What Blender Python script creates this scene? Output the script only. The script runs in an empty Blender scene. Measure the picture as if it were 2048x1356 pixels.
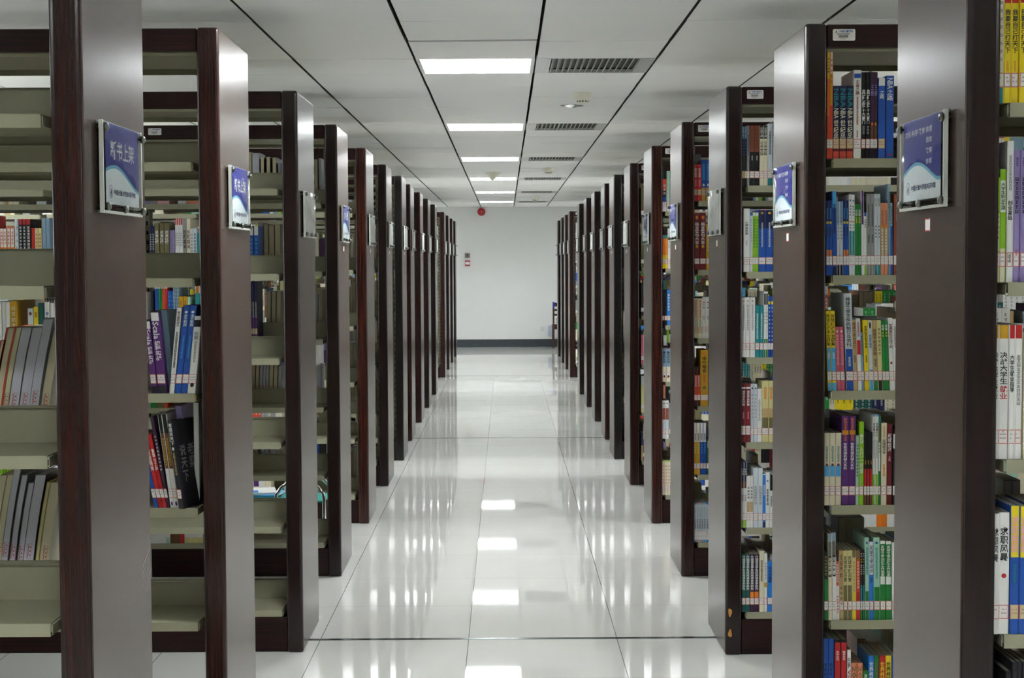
# -*- coding: utf-8 -*-
# A library aisle between two rows of bookcases, seen along the aisle towards the end wall.
import bpy, math, random
from mathutils import Matrix, Vector
SC = bpy.context.scene
COL = SC.collection
PI = math.pi

# ------------------------------------------------------------------ camera, world, exposure
cam = bpy.data.cameras.new('camera')
cam.sensor_width = 36.0
cam.lens = 3098.75 / 2048 * 36.0
cam.clip_start = 0.05
cam.clip_end = 120
cam_ob = bpy.data.objects.new('camera', cam)
COL.objects.link(cam_ob)
B = ((0.99998, 0.0049867, -0.0039018), (-0.0041444, 0.0496023, -0.9987605), (-0.0047869, 0.9987566, 0.049622))
cam_ob.matrix_world = Matrix(((B[0][0], B[0][1], B[0][2], 0), (B[1][0], B[1][1], B[1][2], 0), (B[2][0], B[2][1], B[2][2], 1.6), (0, 0, 0, 1)))
SC.camera = cam_ob
w = bpy.data.worlds.new('world'); SC.world = w; w.use_nodes = True
w.node_tree.nodes['Background'].inputs[0].default_value = (0.75, 0.8, 0.85, 1)
w.node_tree.nodes['Background'].inputs[1].default_value = 2.0
SC.view_settings.view_transform = 'Standard'
SC.view_settings.look = 'None'
SC.view_settings.gamma = 1
SC.view_settings.use_curve_mapping = False
SC.view_settings.exposure = 1.90
SC.cycles.max_bounces = 10
SC.cycles.diffuse_bounces = 6
SC.cycles.glossy_bounces = 5
SC.cycles.transmission_bounces = 6
SC.cycles.caustics_reflective = False
SC.cycles.caustics_refractive = False
LAMP = 15.0            # strength of the ceiling lamps

# ------------------------------------------------------------------ materials
def lin(c):
    return tuple(((v / 12.92) if v <= 0.04045 else ((v + 0.055) / 1.055) ** 2.4) for v in c)
def hx(h):
    return lin(tuple(int(h[i:i + 2], 16) / 255 for i in (0, 2, 4)))
PAL = dict(cream='d8d0b4', white='dcdcd8', dark='1c1c22', teal='1d7f86', grey='8f9090', red='b81c20', yellow='e0c81a', orange='e07a1c', lime='86b81e',
           lilac='8f80b4', purple='55256e', gold='c49418', blue='1a4fa4', pink='e0a0ac', coral='cc4a30', brown='6b4226', navy='161e48', maroon='6e1a22',
           black='101013', plum='3c2040', sky='4aa0d8', steel='7c98ac', pale='c4ccd2', olive='6c6644', salmon='d88468', tan='b89c6c', mint='a0c8b4',
           rose='c45c74', straw='cfc68c', green='1a7a34', azure='2478cc', brick='8c4632', pine='14524c', ivory='d2cbb2')
WORD = dict(cream='cream', white='white', dark='near-black', teal='teal', grey='grey', red='red', yellow='yellow', orange='orange', lime='lime green', lilac='lilac',
            purple='purple', gold='gold', blue='blue', pink='pink', coral='orange-red', brown='brown', navy='navy', maroon='maroon', black='black', plum='dark plum',
            sky='sky blue', steel='blue-grey', pale='pale grey', olive='olive', salmon='salmon', tan='tan', mint='mint green', rose='rose', straw='straw', green='green',
            azure='bright blue', brick='brick red', pine='dark teal', ivory='ivory')
MATS = {}
def mat(name, col, rough=0.5, metal=0.0, spec=0.5, emit=None, es=0.0, coat=0.0, alpha=None, trans=0.0):
    if name in MATS: return MATS[name]
    m = bpy.data.materials.new(name); m.use_nodes = True
    b = m.node_tree.nodes['Principled BSDF']
    b.inputs['Base Color'].default_value = (*col, 1)
    b.inputs['Roughness'].default_value = rough
    b.inputs['Metallic'].default_value = metal
    b.inputs['Specular IOR Level'].default_value = spec
    b.inputs['Coat Weight'].default_value = coat
    b.inputs['Transmission Weight'].default_value = trans
    if emit:
        b.inputs['Emission Color'].default_value = (*emit, 1)
        b.inputs['Emission Strength'].default_value = es
    MATS[name] = m
    return m
def pal(c):
    return mat('print_' + c, hx(PAL[c]), 0.42)
def nd(m, t, **k):
    n = m.node_tree.nodes.new(t)
    for a, b in k.items(): setattr(n, a, b)
    return n
def bsdf(m): return m.node_tree.nodes['Principled BSDF']

def wood(name, c1, c2, rough=0.2):
    m = mat(name, c1, rough)
    nt = m.node_tree; L = nt.links.new
    tc = nd(m, 'ShaderNodeTexCoord'); mp = nd(m, 'ShaderNodeMapping')
    mp.inputs['Scale'].default_value = (64, 64, 1.0)
    n1 = nd(m, 'ShaderNodeTexNoise'); n1.inputs['Scale'].default_value = 3.0; n1.inputs['Detail'].default_value = 6; n1.inputs['Distortion'].default_value = 0.6
    n2 = nd(m, 'ShaderNodeTexNoise'); n2.inputs['Scale'].default_value = 9.0; n2.inputs['Detail'].default_value = 3
    r = nd(m, 'ShaderNodeValToRGB'); r.color_ramp.elements[0].position = 0.36; r.color_ramp.elements[1].position = 0.66
    r.color_ramp.elements[0].color = (*c2, 1); r.color_ramp.elements[1].color = (*c1, 1)
    ad = nd(m, 'ShaderNodeMath', operation='MULTIPLY_ADD'); ad.inputs[1].default_value = 0.35
    L(tc.outputs['Object'], mp.inputs['Vector']); L(mp.outputs[0], n1.inputs['Vector']); L(mp.outputs[0], n2.inputs['Vector'])
    L(n2.outputs['Fac'], ad.inputs[0]); 
    sb = nd(m, 'ShaderNodeMath', operation='SUBTRACT'); L(n1.outputs['Fac'], sb.inputs[0]); sb.inputs[1].default_value = 0.175
    L(sb.outputs[0], ad.inputs[2]); L(ad.outputs[0], r.inputs['Fac']); L(r.outputs['Color'], bsdf(m).inputs['Base Color'])
    rr = nd(m, 'ShaderNodeMapRange'); rr.inputs['To Min'].default_value = rough - 0.01; rr.inputs['To Max'].default_value = rough + 0.02
    L(n2.outputs['Fac'], rr.inputs['Value']); L(rr.outputs[0], bsdf(m).inputs['Roughness'])
    return m
WOODS = [wood('dark_cherry_wood', (0.040, 0.008, 0.005), (0.008, 0.003, 0.003)), wood('umber_wood', (0.022, 0.008, 0.007), (0.007, 0.004, 0.004)),
         wood('red_cherry_wood', (0.055, 0.011, 0.006), (0.010, 0.0035, 0.003)), wood('black_wood', (0.009, 0.008, 0.007), (0.005, 0.004, 0.004))]
PANEL = wood('laminate_wood', (0.068, 0.043, 0.034), (0.044, 0.027, 0.022), 0.24)
RAIL = WOODS[1]
bsdf(PANEL).inputs['Specular IOR Level'].default_value = 0.45
for m_ in WOODS: bsdf(m_).inputs['Specular IOR Level'].default_value = 0.45
METAL = mat('enamelled_shelf_metal', hx('98967e'), 0.4)
MULL = mat('dark_metal', (0.02, 0.02, 0.02), 0.3, 0.8)

def floor_mat():
    m = mat('polished_floor_tiles', (0.7, 0.7, 0.66), 0.022)
    nt = m.node_tree; L = nt.links.new
    tc = nd(m, 'ShaderNodeTexCoord'); mp = nd(m, 'ShaderNodeMapping')
    mp.inputs['Location'].default_value = (0.165, -6.52 + 0.63 * 40, 0)
    sx = nd(m, 'ShaderNodeSeparateXYZ'); L(tc.outputs['Object'], mp.inputs['Vector']); L(mp.outputs[0], sx.inputs[0])
    def joint(out, pitch, width):
        md = nd(m, 'ShaderNodeMath', operation='PINGPONG'); md.inputs[1].default_value = pitch / 2; L(out, md.inputs[0])
        lt = nd(m, 'ShaderNodeMath', operation='LESS_THAN'); L(md.outputs[0], lt.inputs[0]); lt.inputs[1].default_value = width
        return lt.outputs[0]
    jx = joint(sx.outputs['X'], 0.63, 0.0016); jy = joint(sx.outputs['Y'], 0.63, 0.0016)
    jys = nd(m, 'ShaderNodeMath', operation='MULTIPLY'); L(jy, jys.inputs[0]); jys.inputs[1].default_value = 0.5
    mx = nd(m, 'ShaderNodeMath', operation='MAXIMUM'); L(jx, mx.inputs[0]); L(jys.outputs[0], mx.inputs[1])
    fl = []
    for ax in 'XY':
        dv = nd(m, 'ShaderNodeMath', operation='DIVIDE'); L(sx.outputs[ax], dv.inputs[0]); dv.inputs[1].default_value = 0.63
        f = nd(m, 'ShaderNodeMath', operation='FLOOR'); L(dv.outputs[0], f.inputs[0]); fl.append(f)
    cb = nd(m, 'ShaderNodeCombineXYZ'); L(fl[0].outputs[0], cb.inputs[0]); L(fl[1].outputs[0], cb.inputs[1])
    wn = nd(m, 'ShaderNodeTexWhiteNoise'); L(cb.outputs[0], wn.inputs['Vector'])
    ns = nd(m, 'ShaderNodeTexNoise'); ns.inputs['Scale'].default_value = 1.7; ns.inputs['Detail'].default_value = 5; L(tc.outputs['Object'], ns.inputs['Vector'])
    ad = nd(m, 'ShaderNodeMath', operation='MULTIPLY_ADD'); L(wn.outputs['Value'], ad.inputs[0]); ad.inputs[1].default_value = 0.35; L(ns.outputs['Fac'], ad.inputs[2])
    cr = nd(m, 'ShaderNodeMix', data_type='RGBA'); L(ad.outputs[0], cr.inputs['Factor'])
    cr.inputs['A'].default_value = (0.60, 0.59, 0.545, 1); cr.inputs['B'].default_value = (0.67, 0.675, 0.635, 1)
    cj = nd(m, 'ShaderNodeMix', data_type='RGBA'); L(mx.outputs[0], cj.inputs['Factor']); L(cr.outputs['Result'], cj.inputs['A']); cj.inputs['B'].default_value = (0.16, 0.17, 0.16, 1)
    L(cj.outputs['Result'], bsdf(m).inputs['Base Color'])
    return m
FLOOR = floor_mat()
def paint(name, col, rough=0.6, amp=0.04, sc=6):
    m = mat(name, col, rough); nt = m.node_tree; L = nt.links.new
    tc = nd(m, 'ShaderNodeTexCoord'); ns = nd(m, 'ShaderNodeTexNoise'); ns.inputs['Scale'].default_value = sc; ns.inputs['Detail'].default_value = 4
    L(tc.outputs['Object'], ns.inputs['Vector'])
    mx = nd(m, 'ShaderNodeMix', data_type='RGBA'); L(ns.outputs['Fac'], mx.inputs['Factor'])
    mx.inputs['A'].default_value = (*[c * (1 - amp) for c in col], 1); mx.inputs['B'].default_value = (*[min(1, c * (1 + amp)) for c in col], 1)
    L(mx.outputs['Result'], bsdf(m).inputs['Base Color'])
    return m
WALL = paint('white_wall_paint', (0.72, 0.73, 0.72), 0.7, 0.02, 2)
CEIL = paint('ceiling_panel_enamel', (0.93, 0.93, 0.91), 0.5, 0.015, 3)
JOINT_SHADE = mat('shaded_panel_edge', (0.10, 0.10, 0.09), 0.7)  # ceiling panel edges, coloured dark for the shade inside the joints
VOID = mat('ceiling_void', (0.02, 0.02, 0.02), 0.9)
BASE = paint('slate_baseboard', (0.05, 0.06, 0.07), 0.35, 0.2, 12)
GLOW = mat('lamp_diffuser', (0.9, 0.9, 0.9), 0.5, emit=(0.93, 0.98, 1.0), es=LAMP)
WHITE = mat('white_enamel', (0.72, 0.72, 0.70), 0.35)
LOUV = mat('louvre_white', (0.86, 0.86, 0.86), 0.3)
VENTM = mat('vent_enamel', (0.50, 0.51, 0.48), 0.45)
PLAST = mat('ivory_plastic', (0.80, 0.77, 0.64), 0.4)
CHROME = mat('chrome', (0.8, 0.8, 0.8), 0.12, 1.0)
PAPER = mat('page_paper_cream', hx('ded4b4'), 0.8)
PAPERG = mat('page_paper_cool', hx('d0d0dc'), 0.8)
PAPERD = mat('page_paper_grey', hx('8e897c'), 0.85)
LABW = mat('label_paper', hx('dedad6'), 0.5)
LABB = mat('label_beige', hx('c8b48c'), 0.5)
LABR = mat('label_red', hx('c0382c'), 0.5)
LABI = mat('label_ink', hx('7c7c84'), 0.6)
def acrylic():
    m = mat('clear_acrylic', (0.9, 0.95, 0.93), 0.03); nt = m.node_tree; L = nt.links.new
    nt.nodes.remove(bsdf(m)); out = nt.nodes['Material Output']
    tr = nd(m, 'ShaderNodeBsdfTransparent'); tr.inputs['Color'].default_value = (0.98, 1, 0.99, 1)
    gl = nd(m, 'ShaderNodeBsdfGlossy'); gl.inputs['Roughness'].default_value = 0.06
    fr = nd(m, 'ShaderNodeFresnel'); fr.inputs['IOR'].default_value = 1.15; mx = nd(m, 'ShaderNodeMixShader')
    tc = nd(m, 'ShaderNodeTexCoord'); ns = nd(m, 'ShaderNodeTexNoise'); ns.inputs['Scale'].default_value = 6.0; ns.inputs['Detail'].default_value = 1
    bp = nd(m, 'ShaderNodeBump'); bp.inputs['Strength'].default_value = 0.35; bp.inputs['Distance'].default_value = 0.02
    L(tc.outputs['Object'], ns.inputs['Vector']); L(ns.outputs['Fac'], bp.inputs['Height']); L(bp.outputs[0], gl.inputs['Normal'])
    L(fr.outputs[0], mx.inputs[0]); L(tr.outputs[0], mx.inputs[1]); L(gl.outputs[0], mx.inputs[2]); L(mx.outputs[0], out.inputs['Surface'])
    return m
ACRY = acrylic()
ACRE = mat('acrylic_edge', (0.84, 0.87, 0.80), 0.2); bsdf(ACRE).inputs['Alpha'].default_value = 0.6

# ------------------------------------------------------------------ mesh helpers
class MB:
    def __init__(s): s.v = []; s.f = []; s.m = []; s.mats = []
    def mi(s, m):
        if m not in s.mats: s.mats.append(m)
        return s.mats.index(m)
    def face(s, pts, m):
        n = len(s.v); s.v.extend(tuple(p) for p in pts); s.f.append(tuple(range(n, n + len(pts)))); s.m.append(s.mi(m))
    def box(s, x0, x1, y0, y1, z0, z1, m, skip=''):
        n = len(s.v); i = s.mi(m)
        s.v += [(x0, y0, z0), (x1, y0, z0), (x1, y1, z0), (x0, y1, z0), (x0, y0, z1), (x1, y0, z1), (x1, y1, z1), (x0, y1, z1)]
        for k, q in zip('btfrkl', ((0, 3, 2, 1), (4, 5, 6, 7), (0, 1, 5, 4), (1, 2, 6, 5), (2, 3, 7, 6), (3, 0, 4, 7))):
            if k not in skip: s.f.append(tuple(n + a for a in q)); s.m.append(i)
    def prism(s, pts, z0, z1, m, axis='z'):
        n = len(s.v); k = len(pts); i = s.mi(m)
        def P(a, b, c): return {'z': (a, b, c), 'x': (c, a, b), 'y': (a, c, b)}[axis]
        s.v += [P(a, b, z0) for a, b in pts] + [P(a, b, z1) for a, b in pts]
        s.f.append(tuple(n + j for j in reversed(range(k)))); s.f.append(tuple(n + k + j for j in range(k))); s.m += [i, i]
        for j in range(k): s.f.append((n + j, n + (j + 1) % k, n + k + (j + 1) % k, n + k + j)); s.m.append(i)
    def lathe(s, prof, m, seg=24, c=(0, 0, 0), axis='z', smooth=True):
        n = len(s.v); i = s.mi(m)
        for r, z in prof:
            for k in range(seg):
                a = 2 * PI * k / seg; p = (r * math.cos(a), r * math.sin(a), z)
                if axis == 'y': p = (p[0], p[2], p[1])
                if axis == 'x': p = (p[2], p[0], p[1])
                s.v.append((p[0] + c[0], p[1] + c[1], p[2] + c[2]))
        for j in range(len(prof) - 1):
            for k in range(seg):
                s.f.append((n + j * seg + k, n + j * seg + (k + 1) % seg, n + (j + 1) * seg + (k + 1) % seg, n + (j + 1) * seg + k)); s.m.append(i)
        s.f.append(tuple(n + k for k in reversed(range(seg)))); s.m.append(i)
        q = n + (len(prof) - 1) * seg; s.f.append(tuple(q + k for k in range(seg))); s.m.append(i)
    def tube(s, pts, r, m, seg=10):
        n = len(s.v); i = s.mi(m); P = [Vector(p) for p in pts]
        for a, p in enumerate(P):
            t = (P[min(a + 1, len(P) - 1)] - P[max(a - 1, 0)]).normalized()
            u = t.cross(Vector((0, 0, 1)) if abs(t.z) < 0.9 else Vector((0, 1, 0))).normalized(); w_ = t.cross(u)
            for k in range(seg):
                g = 2 * PI * k / seg; s.v.append(tuple(p + u * r * math.cos(g) + w_ * r * math.sin(g)))
        for a in range(len(P) - 1):
            for k in range(seg):
                s.f.append((n + a * seg + k, n + a * seg + (k + 1) % seg, n + (a + 1) * seg + (k + 1) % seg, n + (a + 1) * seg + k)); s.m.append(i)
        s.f.append(tuple(n + k for k in range(seg))); q = n + (len(P) - 1) * seg; s.f.append(tuple(q + k for k in range(seg))); s.m += [i, i]
    def mesh(s, name, smooth=False):
        me = bpy.data.meshes.new(name); me.from_pydata(s.v, [], s.f)
        for m in s.mats: me.materials.append(m)
        me.polygons.foreach_set('material_index', s.m)
        if smooth: me.shade_smooth()
        me.update(); return me
def link(name, me, parent=None, loc=(0, 0, 0), rz=0.0, kind=None, label=None, cat=None, group=None):
    o = bpy.data.objects.new(name, me); COL.objects.link(o); o.location = loc; o.rotation_euler = (0, 0, rz)
    if parent: o.parent = parent
    if kind: o['kind'] = kind
    if label: o['label'] = label
    if cat: o['category'] = cat
    if group: o['group'] = group
    return o
def root(name, loc=(0, 0, 0), rz=0.0, **k):
    return link(name, None, None, loc, rz, **k)
def bevel(me, w, seg=2, ang=40):
    import bmesh
    bm = bmesh.new(); bm.from_mesh(me)
    bmesh.ops.remove_doubles(bm, verts=bm.verts, dist=1e-6)
    es = [e for e in bm.edges if len(e.link_faces) == 2 and e.calc_face_angle() > math.radians(ang)]
    bmesh.ops.bevel(bm, geom=es, offset=w, segments=seg, affect='EDGES', profile=0.5)
    bm.to_mesh(me); bm.free(); me.update()
    return me

# glyph outlines of a line (or column) of text as (verts, faces) in the plane
TXT = {}
def glyphs(s, mode='h', bold=0.018):
    key = (s, mode)
    if key in TXT: return TXT[key]
    c = bpy.data.curves.new('lettering', 'FONT'); c.body = '\n'.join(s) if mode == 'v' else s
    c.size = 1; c.resolution_u = 1; c.align_x = 'CENTER' if mode == 'v' else 'LEFT'; c.offset = bold
    o = bpy.data.objects.new('lettering', c); COL.objects.link(o); bpy.context.view_layer.update()
    me = bpy.data.meshes.new_from_object(o)
    vs = [(v.co.x, v.co.y) for v in me.vertices]; fs = [tuple(p.vertices) for p in me.polygons]
    bpy.data.objects.remove(o); bpy.data.curves.remove(c); bpy.data.meshes.remove(me)
    x0 = min(v[0] for v in vs); x1 = max(v[0] for v in vs); y0 = min(v[1] for v in vs); y1 = max(v[1] for v in vs)
    vs = [((x - x0) / (x1 - x0), (y - y0) / (y1 - y0)) for x, y in vs]
    TXT[key] = (vs, fs, (x1 - x0) / (y1 - y0)); return TXT[key]
def put_text(mb, s, x0, x1, z0, z1, y, m, mode='h', keep=False, rot=False, fn=None):
    """text filling the rectangle x0..x1, z0..z1 of the plane y, read from -y"""
    vs, fs, asp = glyphs(s, mode)
    n = len(mb.v); i = mb.mi(m)
    for a, b in vs:
        if rot: a, b = b, 1 - a
        p = (x0 + a * (x1 - x0), y, z0 + b * (z1 - z0))
        mb.v.append(fn(p) if fn else p)
    for f in fs: mb.f.append(tuple(n + k for k in f)); mb.m.append(i)

# ------------------------------------------------------------------ books
ROWS_LV = {1: 1.902, 2: 1.556, 3: 1.211, 4: 0.866, 5: 0.518, 6: 0.172}
XI = {'L': -0.845, 'R': 0.884}
ZC = {'L': [3.12, 4.614, 6.304, 7.842, 9.447, 11.044, 12.464, 13.843, 15.423, 16.980, 18.663, 21.478, 23.067, 24.672, 26.170],
      'R': [2.98, 4.592, 6.219, 7.793, 9.390, 11.029, 12.469, 13.849, 15.441, 16.978, 18.617, 21.416, 22.988, 24.483, 26.160]}
D = 0.538; H = 2.297; PT = 0.066; BAY = 0.95; NB = 3
ORD = ['zeroth', 'first', 'second', 'third', 'fourth', 'fifth', 'sixth', 'seventh', 'eighth', 'ninth', 'tenth', 'eleventh', 'twelfth', 'thirteenth', 'fourteenth', 'fifteenth',
       'sixteenth', 'seventeenth', 'eighteenth', 'nineteenth', 'twentieth', 'twenty-first', 'twenty-second', 'twenty-third', 'twenty-fourth', 'twenty-fifth', 'twenty-sixth', 'twenty-seventh', 'twenty-eighth', 'twenty-ninth', 'thirtieth', 'thirty-first', 'thirty-second']
LVW = {1: 'top shelf', 2: 'second shelf down', 3: 'third shelf down', 4: 'fourth shelf down', 5: 'fifth shelf down', 6: 'bottom shelf'}

def make_book(spec, w_, h, o, rnd):
    """returns the cover mesh and a list of (part name, mesh); spine on y=0 looking to -y, standing on z=0"""
    parts = spec.split('|'); bt = parts[0].split()
    bands = []; top = 0.0
    for k in range(0, len(bt), 2):
        bot = float(bt[k + 1]) if k + 1 < len(bt) else 1.0
        if bot > top: bands.append((top, bot, bt[k]))
        top = bot
    l = o.get('l', 0.0); fore = o.get('s', 0); d = min(0.19, max(0.13, h * 0.66)) if not fore else 0.165
    t = 0.0009 if bands[0][2] != 'coral' or not fore else 0.004
    if fore:
        fn = lambda p: (p[0] + l * p[2] * (0.55 + 0.45 * p[2] / h), p[1], p[2])
    else:
        fn = lambda p: (p[0] + l * p[2], p[1], p[2])
    c = MB(); NZ = [0, 0.25, 0.5, 0.75, 1.0] if fore else [0.0, 1.0]
    def slab(mb, x0, x1, y0, y1, z0, z1, m, skip=''):
        for a, b in zip(NZ[:-1], NZ[1:]):
            k = len(mb.v); sk = skip + ('t' if b < 1 else '') + ('b' if a > 0 else '')
            mb.box(x0, x1, y0, y1, z0 + (z1 - z0) * a, z0 + (z1 - z0) * b, m, sk)
            mb.v[k:] = [fn(p) for p in mb.v[k:]]
    main = max(bands, key=lambda b: b[1] - b[0])[2]
    cov = pal(main)
    sy = d - 0.001 if fore else 0.0
    slab(c, 0, t, 0, d, 0, h, cov); slab(c, w_ - t, w_, 0, d, 0, h, cov)
    if fore:
        slab(c, t, w_ - t, d - 0.001, d, 0, h, cov)
    else:
        for a, b, cn in bands:
            z1 = h * (1 - a); z0 = h * (1 - b)
            e = min(0.0022, w_ * 0.2)
            prof = [(0, 0.0012), (e, -0.0003), (w_ - e, -0.0003), (w_, 0.0012)]
            for (xa, ya), (xb, yb) in zip(prof[:-1], prof[1:]):
                c.face([fn(p) for p in ((xa, ya, z0), (xb, yb, z0), (xb, yb, z1), (xa, ya, z1))], pal(cn))
        c.face([fn(p) for p in ((0, .0012, h), (w_, .0012, h), (w_, .004, h), (0, .004, h))], pal(bands[0][2]))
    out = []
    pg = MB()
    pm = (PAPERG if main in ('grey', 'pale', 'plum', 'steel') else PAPER) if fore else PAPERD
    if w_ > 2 * t + 0.001:
        slab(pg, t + 0.0002, w_ - t - 0.0002, 0.0006 if fore else 0.0022, d - 0.0014, 0.0, h - 0.0012, pm)
        out.append(('pages', pg.mesh('pages')))
    y = -0.0009
    if not fore:
        tb = MB(); lo = None
        for it in parts[1:]:
            body, cn, a, b = it.split(':'); a = float(a); b = float(b); m = pal(cn)
            z1 = h * (1 - a); z0 = h * (1 - b)
            if body[0] in 'TR':
                s = body[1:]; hh = z1 - z0
                if body[0] == 'T':
                    cw = min(w_ * 0.78, hh / len(s) * 1.15); put_text(tb, s, w_ / 2 - cw / 2, w_ / 2 + cw / 2, z0, z1, y, m, 'v', fn=fn)
                else:
                    cw = min(w_ * 0.74, hh / len(s) * 2.6); put_text(tb, s, w_ / 2 - cw / 2, w_ / 2 + cw / 2, z0, z1, y, m, 'h', rot=True, fn=fn)
            elif body[0] == 'M':            # characters too small to read in the photo: short strokes
                n = int(body[1:]); ph = (z1 - z0) / n; cs = min(w_ * 0.55, ph * 0.82) if n > 1 else min(w_ * 0.5, ph * 1.2)
                for k in range(n):
                    zc = z1 - ph * (k + 0.5); x0 = w_ / 2 - cs / 2; hc = min(ph * 0.8, cs) if n > 1 else ph
                    if n == 1:
                        pts = [(w_ / 2 + cs / 2 * math.cos(g * PI / 4), zc + ph / 2 * math.sin(g * PI / 4)) for g in range(8)]
                        tb.face([fn((px, y, pz)) for px, pz in pts], m); continue
                    st = [(0, 1, 0.76, 0.98), (0, 1, 0.0, 0.2)] + rnd.choice([[(0.38, 0.6, 0.0, 1.0), (0.05, 0.95, 0.4, 0.56)], [(0.05, 0.25, 0.1, 0.9), (0.75, 0.95, 0.1, 0.9), (0.2, 0.8, 0.4, 0.58)], [(0.3, 0.5, 0, 1), (0.6, 0.8, 0.3, 0.8)]])
                    for xa, xb, za, zb in st:
                        tb.face([fn(p) for p in ((x0 + cs * xa, y, zc + hc * (za - 0.5)), (x0 + cs * xb, y, zc + hc * (za - 0.5)), (x0 + cs * xb, y, zc + hc * (zb - 0.5)), (x0 + cs * xa, y, zc + hc * (zb - 0.5)))], m)
        if tb.f: out.append(('title_lettering', tb.mesh('title_lettering')))
        if not o.get('n') and h > 0.09:
            lb = MB(); lm = LABB if o.get('b') else LABW; z0, z1 = 0.030, 0.058; yl = -0.0007; y2 = -0.0010
            def q(xa, xb, za, zb, yy, m): lb.face([fn(p) for p in ((xa, yy, za), (xb, yy, za), (xb, yy, zb), (xa, yy, zb))], m)
            q(0.0004, w_ - 0.0004, z0, z1, yl, lm)
            if not o.get('b'):
                q(0.0006, w_ - 0.0006, z1 - 0.0016, z1 - 0.0003, y2, LABR); q(0.0006, w_ - 0.0006, z0 + 0.0003, z0 + 0.0016, y2, LABR)
            if w_ > 0.012:
                q(0.0008, 0.0018, z0 + .001, z1 - .001, y2, LABR); q(w_ - 0.0018, w_ - 0.0008, z0 + .001, z1 - .001, y2, LABR)
            for zz in (0.0475, 0.0400):
                n = max(2, int((w_ - 0.005) / 0.0022)); xx = w_ / 2 - n * 0.0011
                for k in range(n):
                    if rnd.random() < 0.8: q(xx + k * 0.0022, xx + k * 0.0022 + 0.0014, zz, zz + 0.0026, y2, LABI)
            out.append(('call_number_label', lb.mesh('call_number_label')))
    elif w_ > 0.008 and h > 0.12 and main != 'coral':
        sb = MB(); ys = -0.0002; a0 = min(w_ * 0.75, 0.010); x0 = w_ / 2 - a0 / 2; z0 = h * 0.27; hh = 0.034
        def q(xa, xb, za, zb):
            sb.face([fn(p) for p in ((xa, ys, za), (xb, ys, za), (xb, ys, zb), (xa, ys, zb))], LABR)
        e = 0.0005
        q(x0, x0 + a0, z0, z0 + e); q(x0, x0 + a0, z0 + hh - e, z0 + hh); q(x0, x0 + e, z0, z0 + hh); q(x0 + a0 - e, x0 + a0, z0, z0 + hh)
        for k in range(7):
            zz = z0 + 0.003 + k * 0.0043; q(x0 + a0 * 0.16, x0 + a0 * 0.36, zz, zz + 0.0028)
            if k % 2: q(x0 + a0 * 0.55, x0 + a0 * 0.8, zz, zz + 0.003)
        out.append(('library_stamp', sb.mesh('library_stamp')))
    if o.get('c'):
        cb = MB(); xx = w_ + 0.0004
        m = pal('grey'); vs, fs, asp = glyphs('老梁', 'v')
        for s, ya, yb, za, zb in (('老梁', 0.062, 0.098, 0.115, 0.192), ('说', 0.02, 0.052, 0.155, 0.190), ('天', 0.02, 0.052, 0.118, 0.150), ('下', 0.02, 0.052, 0.078, 0.112)):
            vs, fs, asp = glyphs(s, 'v'); n = len(cb.v); i = cb.mi(m)
            cb.v += [fn((xx - 0.0, ya + a * (yb - ya), za + b * (zb - za))) for a, b in vs]; cb.v[n:] = [(p[0] + 0.0005, p[1], p[2]) for p in cb.v[n:]]
            for f in fs: cb.f.append(tuple(n + k for k in f)); cb.m.append(i)
        out.append(('cover_lettering', cb.mesh('cover_lettering')))
    return c.mesh('book_cover'), out, main, d

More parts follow.
